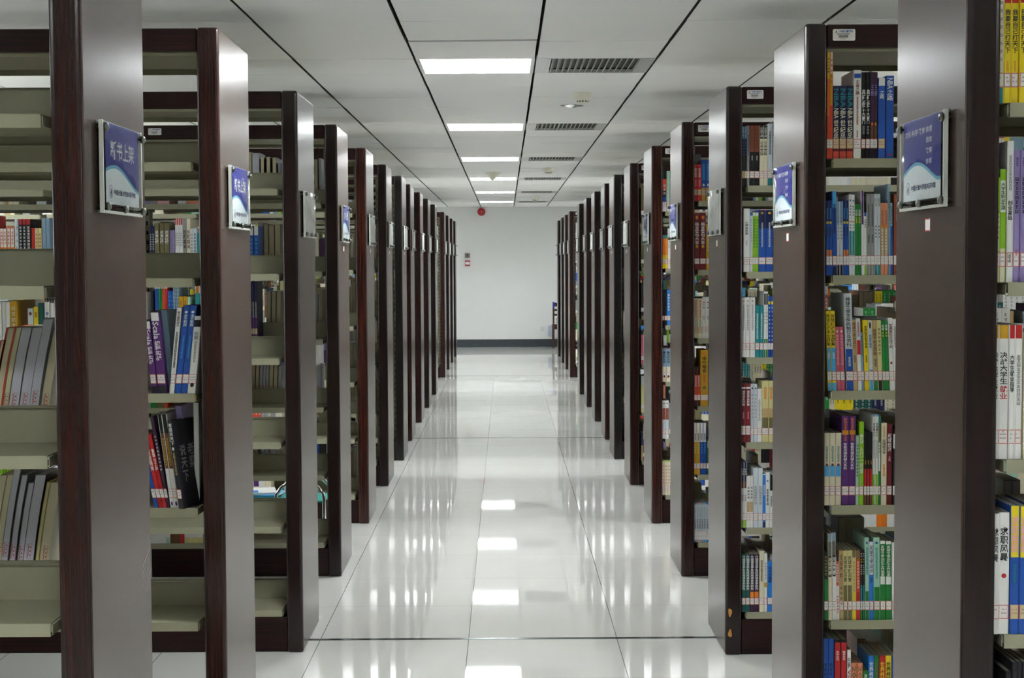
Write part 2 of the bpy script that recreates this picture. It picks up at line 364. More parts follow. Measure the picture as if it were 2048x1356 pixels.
# one row of books per entry: side, bookcase, shelf, facing; then x, width, height, spine bands from the top | lettering, options
ROWS = [
 ('R',1,1,'F',[
  (0.9436,0.0087,0.244,'cream|M6:dark:.1:.6',{}),
  (0.9522,0.0106,0.253,'cream .88 teal|M9:grey:.15:.7',{}),
  (0.9629,0.0139,0.239,'red .2 yellow|T我要自己打天下:dark:.25:.6|M4:orange:.66:.75',{}),
  (0.9771,0.0146,0.239,'red .2 yellow|T我要自己打天下:dark:.25:.6|M4:orange:.66:.75',{}),
  (0.9923,0.0149,0.239,'red .2 yellow|T我要自己打天下:dark:.25:.6',{}),
 ]),
 ('R',1,2,'F',[
  (0.9494,0.0087,0.203,'lime .35 cream .7 lime .85 cream|M6:dark:.3:.6',{}),
  (0.9581,0.0126,0.219,'lime .1 white .38 lime .7 cream|T大学生职业生涯:dark:.12:.36|M5:lime:.45:.68',{}),
  (0.9713,0.0126,0.273,'white|M10:grey:.1:.35|T创业基础:dark:.42:.56|M3:dark:.8:.86',{}),
  (0.9846,0.0128,0.255,'lilac|M3:purple:.05:.12|M8:dark:.2:.48|M3:red:.75:.8',{}),
  (0.9978,0.0124,0.255,'lilac|M3:purple:.05:.12|M8:dark:.2:.48',{}),
 ]),
 ('R',1,3,'F',[
  (0.948,0.0111,0.263,'gold .1 white|T决战大学生就业:dark:.2:.55',{}),
  (0.9595,0.0192,0.262,'gold .1 white|T决战大学生:dark:.2:.44|T就业:red:.45:.55|M2:dark:.78:.8',{}),
  (0.9791,0.0117,0.262,'red .1 white|T大学生就业指导:dark:.22:.5',{}),
  (0.9912,0.0142,0.262,'red .1 white|M12:grey:.22:.6',{}),
 ]),
 ('R',1,4,'F',[
  (0.9508,0.0121,0.238,'white|T求职风暴:dark:.12:.4',{}),
  (0.9634,0.0206,0.24,'white|T求职风暴:dark:.12:.4|M1:red:.5:.54',{}),
  (0.9854,0.018,0.253,'yellow .4 blue|T求职胜经:pink:.08:.36|M5:teal:.45:.6',{'b':1}),
  (1.0038,0.0174,0.252,'yellow .4 blue|T求职胜经:pink:.08:.36',{'b':1}),
 ]),
 ('R',1,5,'F',[
  (0.98,0.0118,0.273,'dark',{}),
  (0.9922,0.0094,0.292,'dark|M8:yellow:.1:.6',{}),
  (1.0021,0.0094,0.292,'dark|M8:yellow:.1:.6',{}),
  (1.0119,0.0113,0.292,'dark|M8:yellow:.1:.6',{}),
 ]),
 ('R',2,1,'F',[
  (0.9548,0.0086,0.314,'yellow .25 orange .6 coral|M5:dark:.05:.2',{}),
  (0.9637,0.0092,0.314,'cream .2 gold .5 coral|M5:brown:.05:.3',{}),
  (0.9734,0.0187,0.215,'navy .85 maroon .9 coral|RNBA:teal:.04:.3|RNBA:cream:.31:.45|T世纪风:cream:.47:.74',{'b':1}),
  (0.9924,0.0211,0.215,'navy .85 maroon .9 coral|RNBA:teal:.04:.3|RNBA:cream:.31:.45|T世纪风:cream:.47:.74',{'b':1}),
  (1.0138,0.0202,0.215,'navy .85 maroon .9 coral|RNBA:teal:.04:.3|RNBA:cream:.31:.45|T世纪风:cream:.47:.74',{'b':1}),
  (1.0344,0.0225,0.261,'white .04 blue .09 white|T王者之路:maroon:.12:.28|M12:red:.3:.62|M4:red:.68:.76',{}),
  (1.0576,0.0136,0.255,'black|T典藏:white:.2:.32|RNBA:white:.33:.41|T十大豪门:white:.42:.6|M3:grey:.62:.72',{}),
  (1.0715,0.0119,0.255,'black|T典藏:white:.2:.32|RNBA:white:.33:.41|T十大豪门:white:.42:.6|M3:grey:.62:.72',{}),
  (1.0837,0.0107,0.255,'plum .6 brown .8 dark|T王朝:lilac:.15:.28|M1:orange:.58:.62',{}),
  (1.0946,0.0104,0.255,'plum .6 brown .8 dark|T王朝:lilac:.15:.28|M1:orange:.58:.62',{}),
  (1.1075,0.0205,0.238,'white .1 blue|T之路:white:.16:.26',{'b':1}),
  (1.1303,0.0234,0.244,'blue|RNBA:white:.03:.16|T之路:white:.17:.3|M1:red:.94:.97',{'n':1}),
 ]),
 ('R',2,2,'F',[
  (0.9557,0.0092,0.222,'navy .28 yellow .31 blue .66 orange .74 blue|M8:sky:.1:.25|M5:dark:.35:.48',{'l':-0.012}),
  (0.9652,0.0083,0.222,'navy .28 yellow .31 blue .66 orange .74 blue|M8:sky:.1:.25|M5:dark:.35:.48',{'l':-0.012}),
  (0.9741,0.0134,0.25,'sky .2 blue .9 navy|M10:navy:.15:.5',{'l':-0.012}),
  (0.9875,0.0086,0.219,'steel .3 pale .78 black|M7:olive:.2:.52',{'l':-0.012}),
  (0.9964,0.0092,0.219,'steel .3 pale .78 black|M7:olive:.2:.52',{'l':-0.012}),
  (1.0063,0.0085,0.222,'navy .28 yellow .31 blue .66 orange .74 blue|M8:sky:.1:.25|M5:dark:.35:.48',{'l':-0.012}),
  (1.0151,0.0082,0.222,'navy .28 yellow .31 blue .66 orange .74 blue|M8:sky:.1:.25|M5:dark:.35:.48',{'l':-0.012}),
  (1.024,0.0085,0.24,'white .33 orange .345 white .45 teal .75 pale|M1:blue:.06:.09|M4:dark:.13:.27|M2:teal:.36:.43',{'l':-0.012}),
  (1.0328,0.0085,0.239,'white .33 orange .345 white .45 teal .75 pale|M1:blue:.06:.09|M4:dark:.13:.27|M2:teal:.36:.43',{'l':-0.012}),
  (1.0415,0.0094,0.211,'green|T足球:white:.08:.17|M3:yellow:.18:.27',{'l':-0.012}),
  (1.0511,0.0089,0.211,'green|T足球:white:.08:.17|M3:yellow:.18:.27',{'l':-0.012}),
  (1.0607,0.008,0.251,'purple .4 white|M6:navy:.15:.3',{'l':-0.012}),
  (1.0685,0.008,0.186,'blue .06 white .85 lime|M4:dark:.1:.25',{'l':-0.012}),
  (1.0773,0.0107,0.241,'grey|M12:dark:.12:.4|M4:dark:.5:.6',{'l':-0.012}),
  (1.0883,0.0107,0.241,'grey|M12:dark:.12:.4|M4:dark:.5:.6',{'l':-0.012}),
  (1.0993,0.0089,0.241,'pale .86 teal|T排球:grey:.05:.16|M4:dark:.38:.55',{'l':-0.012}),
  (1.1086,0.0089,0.241,'pale .86 teal|T排球:grey:.05:.16|M4:dark:.38:.55',{'l':-0.012}),
  (1.1185,0.0101,0.214,'salmon .3 orange .34 tan .8 salmon|M8:brown:.1:.3|M9:white:.36:.75',{'l':-0.012}),
  (1.1289,0.011,0.214,'salmon .3 orange .34 tan .8 salmon|M8:brown:.1:.3|M9:white:.36:.75',{'l':-0.012}),
  (1.1407,0.0066,0.27,'steel|M12:dark:.08:.4',{'l':-0.012}),
  (1.1471,0.0069,0.214,'mint .32 blue|M9:dark:.04:.3',{'l':-0.012}),
 ]),
 ('R',2,3,'F',[
  (0.9622,0.0123,0.239,'yellow .46 sky .86 yellow .9 sky|T排球技战术全图解:dark:.04:.44|M3:white:.52:.6',{'l':-0.035}),
  (0.9751,0.0143,0.239,'yellow .46 sky .86 yellow .9 sky|T排球技战术全图解:dark:.04:.44|M3:white:.52:.6',{'l':-0.035}),
  (0.9885,0.0127,0.191,'rose|M1:cream:.05:.09|M10:pink:.12:.6',{'l':-0.035}),
  (1.0015,0.0121,0.191,'rose|M1:cream:.05:.09|M10:pink:.12:.6',{'l':-0.035}),
  (1.0177,0.0233,0.291,'pale .57 blue|T排球教学文件的制订与范例:dark:.04:.55|M3:white:.65:.75',{'l':-0.035}),
  (1.039,0.0126,0.211,'tan|T排球教学与训练:brown:.03:.4|M3:brown:.5:.6',{'l':-0.035}),
  (1.052,0.0126,0.216,'pale .3 red .5 white|M7:red:.05:.25',{'l':-0.035}),
  (1.0636,0.0078,0.174,'steel|M8:dark:.05:.4',{'l':-0.035}),
  (1.0728,0.014,0.211,'yellow|M8:dark:.08:.4|M4:dark:.5:.6',{'l':-0.035}),
  (1.0871,0.0123,0.21,'cream .12 pale .7 sky|M1:black:.02:.12|M5:blue:.2:.4',{'l':-0.035}),
  (1.0997,0.0135,0.21,'tan .8 green|T排球裁判法图解:brown:.12:.5|M3:dark:.55:.66',{'l':-0.035}),
  (1.1134,0.0132,0.21,'straw .8 black|M7:olive:.1:.5',{'l':-0.035}),
  (1.1269,0.0096,0.209,'green|T足球:white:.06:.14|M2:yellow:.15:.24',{'l':-0.035}),
  (1.1367,0.0099,0.209,'green|T足球:white:.06:.14|M2:yellow:.15:.24',{'l':-0.035}),
  (1.1474,0.0138,0.217,'white|T普通高校足球教材:maroon:.08:.42|M1:maroon:.6:.64',{'l':-0.035}),
  (1.1614,0.0123,0.214,'white|M8:grey:.1:.4',{'l':-0.035}),
 ]),
 ('R',2,4,'F',[
  (0.9527,0.0156,0.218,'cream .45 sky .6 cream|M6:teal:.18:.4|M1:maroon:.42:.46',{}),
  (0.9692,0.0166,0.218,'cream .45 sky .6 cream|M6:teal:.18:.4|M1:maroon:.42:.46',{}),
  (0.9865,0.0169,0.218,'cream .45 sky .6 cream|M6:teal:.18:.4|M1:maroon:.42:.46',{}),
  (1.0045,0.0216,0.269,'purple .16 gold .21 purple|M8:orange:.02:.28|T智能足球机器人系统:white:.3:.6',{}),
  (1.0267,0.0201,0.269,'purple .16 gold .21 purple|M8:orange:.02:.28|T智能足球机器人系统:white:.3:.6',{}),
  (1.0476,0.0096,0.21,'mint|M2:cream:.02:.1|M10:dark:.12:.6',{}),
  (1.0573,0.0141,0.251,'lime|T踢足球:white:.15:.26|T入门一月通:white:.3:.62',{}),
  (1.0721,0.0084,0.219,'black .5 red .8 brown|M3:gold:.38:.44',{}),
  (1.0808,0.0081,0.219,'black .5 red .8 brown|M3:gold:.38:.44',{}),
  (1.0892,0.0078,0.219,'black .5 red .8 brown|M3:gold:.38:.44',{}),
  (1.0975,0.0084,0.272,'sky .02 white .66 lime|T足球看什么:dark:.09:.24|M9:grey:.28:.48',{}),
  (1.1062,0.009,0.272,'sky .02 white .66 lime|T足球看什么:dark:.09:.24|M9:grey:.28:.48',{}),
  (1.1155,0.0069,0.269,'teal .1 olive .3 white .62 green|M3:dark:.32:.42',{}),
  (1.1236,0.0162,0.247,'cream|M7:orange:.03:.18|T足球经济学:dark:.2:.38|M4:orange:.5:.65',{}),
  (1.1405,0.0162,0.244,'maroon|T足球经济:white:.12:.34|M2:pink:.4:.46',{}),
 ]),
 ('R',2,5,'F',[
  (0.9548,0.0116,0.207,'dark .4 green|M6:tan:.05:.35',{'l':-0.012}),
  (0.9676,0.0114,0.263,'steel .1 black .5 cream|M6:grey:.1:.26|T足球竞赛:cream:.28:.48',{'l':-0.012}),
  (0.9793,0.012,0.266,'steel .1 black .5 white|M6:grey:.1:.26|T足球竞赛:white:.28:.48',{'l':-0.012}),
  (0.991,0.0096,0.19,'black .06 coral .45 white|M7:white:.1:.4|M6:red:.6:.9',{'l':-0.012}),
  (1.0014,0.0108,0.211,'tan|T足球裁判:brown:.06:.4|M4:brown:.5:.8',{'l':-0.012}),
  (1.0128,0.0126,0.211,'straw .5 olive|T足球学练问答:dark:.08:.45',{'l':-0.012}),
  (1.0258,0.0136,0.211,'straw .5 olive|T足球学练问答:dark:.08:.45',{'l':-0.012}),
  (1.0396,0.0117,0.211,'olive .1 straw .6 yellow|M9:gold:.15:.6',{'l':-0.012}),
  (1.0517,0.0117,0.211,'olive .12 coral .6 red|M9:cream:.15:.55',{'l':-0.012}),
  (1.0637,0.0072,0.211,'black .5 teal .8 green|M2:white:.03:.1|M2:yellow:.11:.18|M5:white:.2:.35',{'l':-0.012}),
  (1.0713,0.0063,0.211,'black .5 teal .8 green|M2:white:.03:.1|M2:yellow:.11:.18|M5:white:.2:.35',{'l':-0.012}),
  (1.0785,0.012,0.25,'mint .65 green|M1:blue:.05:.08|M10:teal:.12:.45',{'l':-0.012}),
  (1.0908,0.0133,0.237,'white .42 azure|T足球教学设计:dark:.05:.4|M2:dark:.46:.52',{'l':-0.012}),
  (1.1044,0.0187,0.25,'mint .6 green|M1:blue:.05:.08|M12:teal:.12:.5',{'l':-0.012}),
  (1.1236,0.0163,0.24,'white .04 green .45 white .55 green|T足球教学训练工作指南:white:.06:.45',{'l':-0.012}),
  (1.1405,0.0181,0.239,'white .04 green .45 white .55 green|T足球教学训练工作指南:white:.06:.45',{'l':-0.012}),
  (1.1591,0.0196,0.235,'white',{'l':-0.012}),
 ]),
 ('R',2,6,'F',[
  (0.9521,0.0151,0.289,'blue|M5:navy:.25:.5',{'n':1}),
  (0.9679,0.0171,0.289,'blue|M5:navy:.25:.5',{'n':1}),
  (0.9864,0.0187,0.286,'black .03 red .45 black|T精神关注:white:.12:.22',{'n':1}),
  (1.0058,0.0187,0.286,'black .03 red .45 black|T精神关注:white:.12:.22',{'n':1}),
  (1.0252,0.0109,0.255,'white|T巴萨:dark:.1:.22|RVS:red:.24:.34',{'n':1}),
  (1.0368,0.0184,0.214,'salmon .4 orange|R2008:olive:.04:.4',{'n':1}),
  (1.0559,0.0163,0.214,'salmon .4 orange|R2008:olive:.04:.4',{'n':1}),
  (1.0729,0.0169,0.191,'green|M2:white:.05:.2',{'n':1}),
  (1.0903,0.0166,0.236,'azure|T世界杯冠军:white:.08:.4',{'n':1}),
  (1.1072,0.0148,0.236,'green|T世界杯冠军:olive:.08:.4',{'n':1}),
  (1.1223,0.0187,0.236,'red|T世界杯冠军:yellow:.08:.4',{'n':1}),
  (1.1413,0.0175,0.236,'yellow|T世界杯冠军:dark:.08:.4',{'n':1}),
  (1.1595,0.0175,0.236,'blue',{'n':1}),
 ]),
 ('R',3,1,'F',[
  (0.9515,0.0096,0.236,'steel .2 black|M8:blue:.1:.5',{'b':1}),
  (0.9616,0.0096,0.236,'steel .2 black|M8:blue:.1:.5',{'b':1}),
  (0.9716,0.0104,0.24,'grey|M9:dark:.15:.5',{}),
  (0.9824,0.0189,0.24,'brick .44 black|M6:brown:.05:.4|M3:white:.5:.58',{}),
  (1.0017,0.0199,0.24,'brick .44 black|M6:brown:.05:.4|M3:white:.5:.58',{}),
  (1.0222,0.0157,0.24,'black .22 cream|T公汉教材:white:.03:.2|T公共交际:dark:.26:.5',{}),
  (1.0382,0.0153,0.24,'black .22 cream|T公汉教材:white:.03:.2|T公共交际:dark:.26:.5',{}),
  (1.0543,0.0201,0.246,'pale .88 teal|M9:dark:.12:.5',{}),
 ]),
 ('R',3,2,'F',[
  (0.9582,0.0248,0.254,'white|T心理语言学:dark:.2:.42|M3:grey:.5:.58',{}),
  (0.9836,0.0119,0.238,'blue .05 pale|M9:steel:.1:.5',{}),
  (0.9959,0.0113,0.238,'white .06 lime|M10:green:.1:.6',{}),
  (1.0076,0.0113,0.238,'white .06 lime|M10:green:.1:.6',{}),
  (1.0196,0.0278,0.248,'navy .3 blue|M1:gold:.03:.07|M12:white:.2:.6',{}),
  (1.0482,0.0298,0.248,'navy .3 blue|M1:gold:.03:.07|M12:white:.2:.6',{}),
 ]),
 ('R',3,3,'F',[
  (0.9511,0.0172,0.242,'white|M1:red:.05:.07|M12:grey:.12:.55',{}),
  (0.9686,0.0161,0.242,'white|M1:red:.05:.07|M12:grey:.12:.55',{}),
  (0.9852,0.0206,0.242,'white|M1:red:.05:.07|M12:grey:.12:.55',{}),
  (1.0066,0.0174,0.209,'teal|M14:white:.15:.65',{}),
  (1.0244,0.0157,0.209,'teal|M14:white:.15:.65',{}),
  (1.0409,0.0089,0.265,'white .03 dark .2 white .72 green|M4:dark:.3:.5',{}),
  (1.0502,0.0081,0.265,'white .03 dark .2 white .72 green|M4:dark:.3:.5',{}),
  (1.0587,0.0109,0.245,'blue .08 yellow .13 blue|M9:white:.15:.75',{}),
  (1.07,0.0097,0.245,'blue .08 yellow .13 blue|M9:white:.15:.75',{}),
 ]),
 ('R',3,4,'F',[
  (0.9508,0.0184,0.239,'maroon .06 white .09 maroon .72 white .76 maroon|T语言学史概要:white:.12:.38|M4:pink:.48:.6',{}),
  (0.9696,0.019,0.239,'maroon .06 white .09 maroon .72 white .76 maroon|T语言学史概要:white:.12:.38|M4:pink:.48:.6',{}),
  (0.9894,0.0132,0.237,'pale|M1:dark:.06:.09|M7:grey:.16:.6',{}),
  (1.003,0.0119,0.237,'pale|M1:dark:.06:.09|M7:grey:.16:.6',{}),
  (1.0154,0.019,0.217,'white|M9:grey:.2:.6',{}),
  (1.0352,0.0263,0.249,'straw .45 tan .6 olive .88 straw|M4:orange:.1:.3',{}),
  (1.0623,0.0186,0.249,'straw .45 tan .6 olive .88 straw|M4:orange:.1:.3',{}),
 ]),
 ('R',3,5,'F',[
  (0.9522,0.0108,0.268,'navy .3 brown .4 white .88 lime|M3:white:.1:.2|M3:dark:.5:.6',{}),
  (0.9634,0.0104,0.268,'navy .3 brown .4 white .88 lime|M3:white:.1:.2|M3:dark:.5:.6',{}),
  (0.9742,0.0138,0.211,'white .5 tan .7 white|M4:dark:.2:.45',{}),
  (0.9884,0.0118,0.211,'white .5 tan .7 white|M4:dark:.2:.45',{}),
  (1.001,0.0187,0.244,'pale|T新编语言学教学:grey:.3:.62',{}),
  (1.0201,0.0187,0.243,'pale|T新编语言学教学:grey:.3:.62',{}),
  (1.0392,0.0114,0.219,'white .02 azure .9 navy|M6:white:.2:.4',{}),
  (1.0509,0.0158,0.225,'white|M1:blue:.14:.17|M6:dark:.3:.6',{}),
  (1.068,0.0118,0.215,'black .3 white|M5:dark:.4:.6',{}),
 ]),
 ('R',3,6,'F',[
  (0.9544,0.0161,0.236,'pine|T外国语言学及应用语言学研究:white:.02:.62',{}),
  (0.9709,0.0169,0.236,'pine|T外国语言学及应用语言学研究:white:.02:.62',{}),
  (0.9882,0.0175,0.236,'plum .65 orange .75 plum|T外国语言学及应用语言学研究:white:.02:.62',{}),
  (1.0061,0.0193,0.236,'plum .65 orange .75 plum|T外国语言学及应用语言学研究:white:.02:.62',{}),
  (1.0262,0.0189,0.25,'cream|M9:dark:.15:.5',{}),
  (1.0456,0.013,0.24,'white .5 gold .58 white|M6:grey:.15:.45',{}),
  (1.0595,0.02,0.207,'azure|T文化与语言:navy:.1:.42',{}),
 ]),
 ('R',4,1,'F',[
  (0.95,0.0181,0.183,'red|T名人名言:white:.1:.35|M4:pink:.42:.6',{'b':1}),
  (0.9686,0.0184,0.183,'red|T名人名言:white:.1:.35|M4:pink:.42:.6',{'b':1}),
  (0.9877,0.0214,0.208,'blue .68 gold|M6:sky:.1:.5|M1:white:.58:.65',{'b':1}),
  (1.0099,0.0199,0.208,'blue .68 gold|M6:sky:.1:.5|M1:white:.58:.65',{'b':1}),
 ]),
 ('R',4,2,'F',[
  (0.9511,0.0277,0.288,'maroon|M1:orange:.05:.12|T格言警句大全:white:.17:.55|M1:gold:.56:.62',{}),
  (0.9803,0.0292,0.288,'maroon|M1:orange:.05:.12|T格言警句大全:white:.17:.55|M1:gold:.56:.62',{}),
  (1.0109,0.0194,0.23,'gold|M7:straw:.1:.6',{}),
 ]),
 ('R',4,3,'F',[
  (0.9507,0.0192,0.201,'cream .75 tan .87 cream|M9:red:.04:.5|M5:teal:.52:.72',{'b':1}),
  (0.9707,0.0212,0.201,'cream .75 tan .87 cream|M9:red:.04:.5|M5:teal:.52:.72',{'b':1}),
  (0.9929,0.0157,0.208,'white|M1:red:.11:.15|M2:azure:.16:.22|M1:olive:.24:.28|M2:grey:.45:.55',{}),
  (1.0093,0.0215,0.208,'white|M1:red:.11:.15|M2:azure:.16:.22|M1:olive:.24:.28|M2:grey:.45:.55',{}),
 ]),
 ('R',4,4,'F',[
  (0.9521,0.0154,0.199,'black .2 coral .75 white .85 black|M5:white:.22:.5',{}),
  (0.9681,0.0152,0.199,'black .2 coral .75 white .85 black|M5:white:.22:.5',{}),
  (0.9842,0.038,0.285,'gold|M1:orange:.04:.09|T中外格言:dark:.12:.4|M3:coral:.44:.58|M1:olive:.64:.7',{}),
 ]),
 ('R',4,5,'F',[
  (0.9507,0.0147,0.263,'white .37 gold|M4:dark:.2:.34|M4:straw:.4:.6',{}),
  (0.9659,0.016,0.263,'white .37 gold|M4:dark:.2:.34|M4:straw:.4:.6',{}),
  (0.9824,0.0152,0.263,'white .37 blue|M4:dark:.2:.34|M4:sky:.4:.6',{}),
  (0.9981,0.0147,0.263,'white .37 blue|M4:dark:.2:.34|M4:sky:.4:.6',{}),
  (1.0139,0.0155,0.181,'pine|M4:white:.05:.25',{}),
 ]),
 ('R',4,6,'F',[
  (0.9536,0.0112,0.201,'azure .04 pale .72 tan .82 white .94 azure|M9:steel:.12:.38|T人生名言:dark:.4:.66',{}),
  (0.9653,0.0112,0.201,'salmon .04 pale .72 tan .82 white .94 salmon|M9:steel:.12:.38|T人生名言:dark:.4:.66',{}),
  (0.977,0.0112,0.201,'salmon .04 pale .72 tan .82 white .94 salmon|M9:steel:.12:.38|T人生名言:dark:.4:.66',{}),
  (0.9887,0.0117,0.201,'sky .04 pale .72 tan .82 white .94 sky|M9:steel:.12:.38|T人生名言:dark:.4:.66',{}),
  (1.0009,0.0117,0.201,'sky .04 pale .72 tan .82 white .94 sky|M9:steel:.12:.38|T人生名言:dark:.4:.66',{}),
  (1.0131,0.0142,0.201,'azure .04 pale .72 tan .82 white .94 azure|M9:steel:.12:.38|T人生名言:dark:.4:.66',{}),
 ]),
 ('R',5,1,'F',[
  (0.9525,0.0248,0.196,'coral .35 plum .55 blue .75 white|M3:white:.15:.5',{}),
  (0.9785,0.0194,0.244,'mint .8 white',{}),
 ]),
 ('R',5,2,'F',[
  (0.9525,0.0167,0.203,'teal .1 orange .6 yellow',{}),
  (0.9698,0.0137,0.203,'teal .1 orange .6 yellow',{}),
  (0.9844,0.0167,0.242,'white|M6:grey:.1:.5',{}),
 ]),
 ('R',5,3,'F',[
  (0.9525,0.0134,0.215,'black',{}),
  (0.9665,0.0134,0.215,'black',{}),
  (0.9811,0.0201,0.215,'azure|M6:white:.1:.6',{}),
 ]),
 ('R',5,4,'F',[
  (0.9525,0.0225,0.207,'maroon .02 steel .55 cream|T最后的大学:dark:.1:.45|M1:dark:.8:.88',{}),
  (0.9757,0.0256,0.207,'maroon .02 steel .55 cream|T最后的大学:dark:.1:.45|M1:dark:.8:.88',{}),
 ]),
 ('R',5,5,'F',[
  (0.9525,0.0192,0.234,'white .2 brick .5 pale .9 white|M1:dark:.06:.09',{}),
  (0.9724,0.0186,0.234,'white .2 brick .5 pale .9 white|M1:dark:.06:.09',{}),
  (0.9922,0.0122,0.219,'grey',{}),
 ]),
 ('R',5,6,'F',[
  (0.9525,0.0153,0.213,'lime .03 cream|M6:rose:.12:.7',{}),
  (0.9684,0.0159,0.213,'lime .03 cream|M6:rose:.12:.7',{}),
  (0.9849,0.0165,0.212,'lime .03 cream|M6:rose:.12:.7',{}),
 ]),
 ('L',1,3,'B',[
  (-1.1718,0.0145,0.219,'coral',{'s':1,'l':0.17}),
  (-1.1608,0.0212,0.248,'coral',{'s':1,'l':0.17}),
  (-1.139,0.0117,0.248,'straw',{'s':1,'l':0.17}),
  (-1.1267,0.0229,0.248,'grey',{'s':1,'l':0.17}),
  (-1.1027,0.0235,0.248,'grey',{'s':1,'l':0.17}),
  (-1.0802,0.0212,0.268,'pale',{'s':1,'l':0.17}),
  (-1.0537,0.019,0.242,'ivory',{'s':1,'l':0.17}),
 ]),
 ('L',1,4,'B',[
  (-1.1795,0.0157,0.261,'ivory',{'s':1,'l':0.15}),
  (-1.1628,0.0146,0.262,'ivory',{'s':1,'l':0.15}),
  (-1.1493,0.0157,0.278,'grey',{'s':1,'l':0.15}),
  (-1.1301,0.0135,0.261,'grey',{'s':1,'l':0.15}),
  (-1.113,0.0146,0.243,'grey',{'s':1,'l':0.15}),
  (-1.0998,0.0247,0.261,'plum',{'s':1,'l':0.15}),
  (-1.0716,0.0079,0.244,'yellow',{'s':1,'l':0.15}),
  (-1.0626,0.0225,0.244,'cream',{'s':1,'l':0.15}),
 ]),
 ('L',2,3,'F',[
  (-1.5261,0.0179,0.277,'white',{}),
  (-1.5074,0.0112,0.277,'white',{}),
  (-1.4955,0.0112,0.277,'white',{}),
  (-1.4835,0.0202,0.28,'gold|M9:cream:.05:.6',{}),
  (-1.4307,0.0164,0.257,'pale|M1:maroon:.04:.08',{}),
  (-1.4134,0.0142,0.262,'yellow|M2:red:.06:.12',{}),
  (-1.3984,0.0172,0.273,'pine',{}),
  (-1.3797,0.0149,0.276,'white|M2:blue:.1:.2',{}),
  (-1.3632,0.0105,0.273,'white',{}),
 ]),
 ('L',2,3,'F',[
  (-1.0632,0.018,0.221,'black .02 white .12 purple .9 dark|RScala:white:.12:.34|T编程实战:white:.36:.6',{'l':-0.09,'b':0}),
  (-1.0428,0.0247,0.248,'black .02 white .12 purple .9 dark|RScala:white:.13:.34|T编程实战:white:.36:.6',{'l':-0.087}),
 ]),
 ('L',2,3,'F',[
  (-1.0223,0.0211,0.249,'steel',{'l':-0.087,'n':1,'dy':0.04}),
 ]),
 ('L',2,3,'F',[
  (-1.0105,0.0142,0.257,'white|T学习者的成长:dark:.04:.22|M14:dark:.28:.7',{'l':0.105}),
  (-0.9955,0.0187,0.264,'blue|M1:white:.06:.09|T未来职师:white:.1:.24|M10:sky:.34:.6',{'l':0.125}),
  (-0.9761,0.0194,0.264,'blue|M1:white:.06:.09|T未来职师:white:.1:.24|M10:sky:.34:.6',{'l':0.125}),
  (-0.9561,0.0232,0.232,'white .05 dark .14 white|T能量:grey:.2:.3|M8:grey:.32:.6|M1:black:.86:.92',{'l':0.1}),
 ]),
 ('L',2,4,'F',[
  (-1.0598,0.012,0.223,'blue',{'l':-0.2}),
  (-1.0472,0.0122,0.223,'red|T企业精神:white:.2:.5',{'l':-0.2}),
  (-1.0343,0.0117,0.223,'red|T管理与工程:white:.2:.5',{'l':-0.2}),
  (-1.023,0.0093,0.276,'plum|M10:white:.2:.6',{'l':-0.17}),
  (-1.0119,0.0117,0.282,'black .2 brown .58 white|M10:gold:.25:.55|M1:purple:.93:.98',{'l':-0.125}),
  (-0.9999,0.0141,0.282,'black .2 brown .58 white|M10:gold:.25:.55|M1:purple:.93:.98',{'l':-0.125}),
  (-0.9822,0.0158,0.264,'dark|T老梁说天下:white:.03:.28|M1:white:.3:.34|M8:tan:.36:.62',{'l':-0.14,'c':1}),
 ]),
 ('L',2,4,'F',[
  (-0.977,0.0198,0.302,'lilac',{'l':-0.1,'n':1,'dy':0.06}),
  (-0.9511,0.0152,0.311,'white',{'l':0.0,'n':1,'dy':0.06}),
 ]),
 ('L',2,4,'F',[
  (-1.532,0.018,0.135,'lime|M5:dark:.02:.2',{}),
  (-1.5132,0.0158,0.137,'lime|M5:dark:.02:.2',{}),
  (-1.4967,0.0173,0.137,'lime|M5:dark:.02:.2',{}),
  (-1.4787,0.0128,0.14,'yellow',{}),
  (-1.4651,0.0083,0.14,'plum',{}),
  (-1.4562,0.0113,0.132,'dark',{}),
 ]),
 ('L',3,2,'F',[
  (-2.0578,0.0132,0.19,'white .4 orange|M4:rose:.05:.35',{}),
  (-2.044,0.0136,0.19,'white .4 orange|M4:rose:.05:.35',{}),
  (-2.0298,0.0146,0.19,'white .4 orange|M4:rose:.05:.35',{}),
  (-2.0145,0.0146,0.19,'white .4 orange|M4:rose:.05:.35',{}),
  (-1.9975,0.0152,0.228,'pale|M6:grey:.1:.8',{}),
  (-1.9802,0.0142,0.228,'red .1 black|M8:white:.12:.6',{}),
  (-1.9654,0.0146,0.228,'red .1 black|M8:white:.12:.6',{}),
  (-1.9501,0.0177,0.228,'red .1 black|M8:white:.12:.6',{}),
  (-1.9308,0.0152,0.192,'red',{}),
  (-1.9149,0.0126,0.191,'straw|M5:red:.1:.5',{}),
  (-1.9017,0.0136,0.191,'straw|M5:red:.1:.5',{}),
  (-1.8856,0.0152,0.232,'steel .6 teal',{}),
  (-1.8698,0.0157,0.232,'steel .6 teal',{}),
  (-1.4498,0.0098,0.197,'navy|M7:white:.15:.5',{}),
  (-1.4396,0.0102,0.197,'navy|M7:white:.15:.5',{}),
  (-1.4281,0.0175,0.209,'olive|T足本红楼:white:.15:.4',{}),
  (-1.409,0.0191,0.209,'olive|T足本红楼:white:.15:.4',{}),
  (-1.3886,0.0199,0.209,'olive|T足本红楼:white:.15:.4',{}),
  (-1.3675,0.0104,0.181,'lilac|M8:grey:.1:.6',{}),
  (-1.3567,0.0106,0.181,'lilac|M8:grey:.1:.6',{}),
  (-1.3451,0.0073,0.229,'red .12 white|M6:dark:.25:.5',{}),
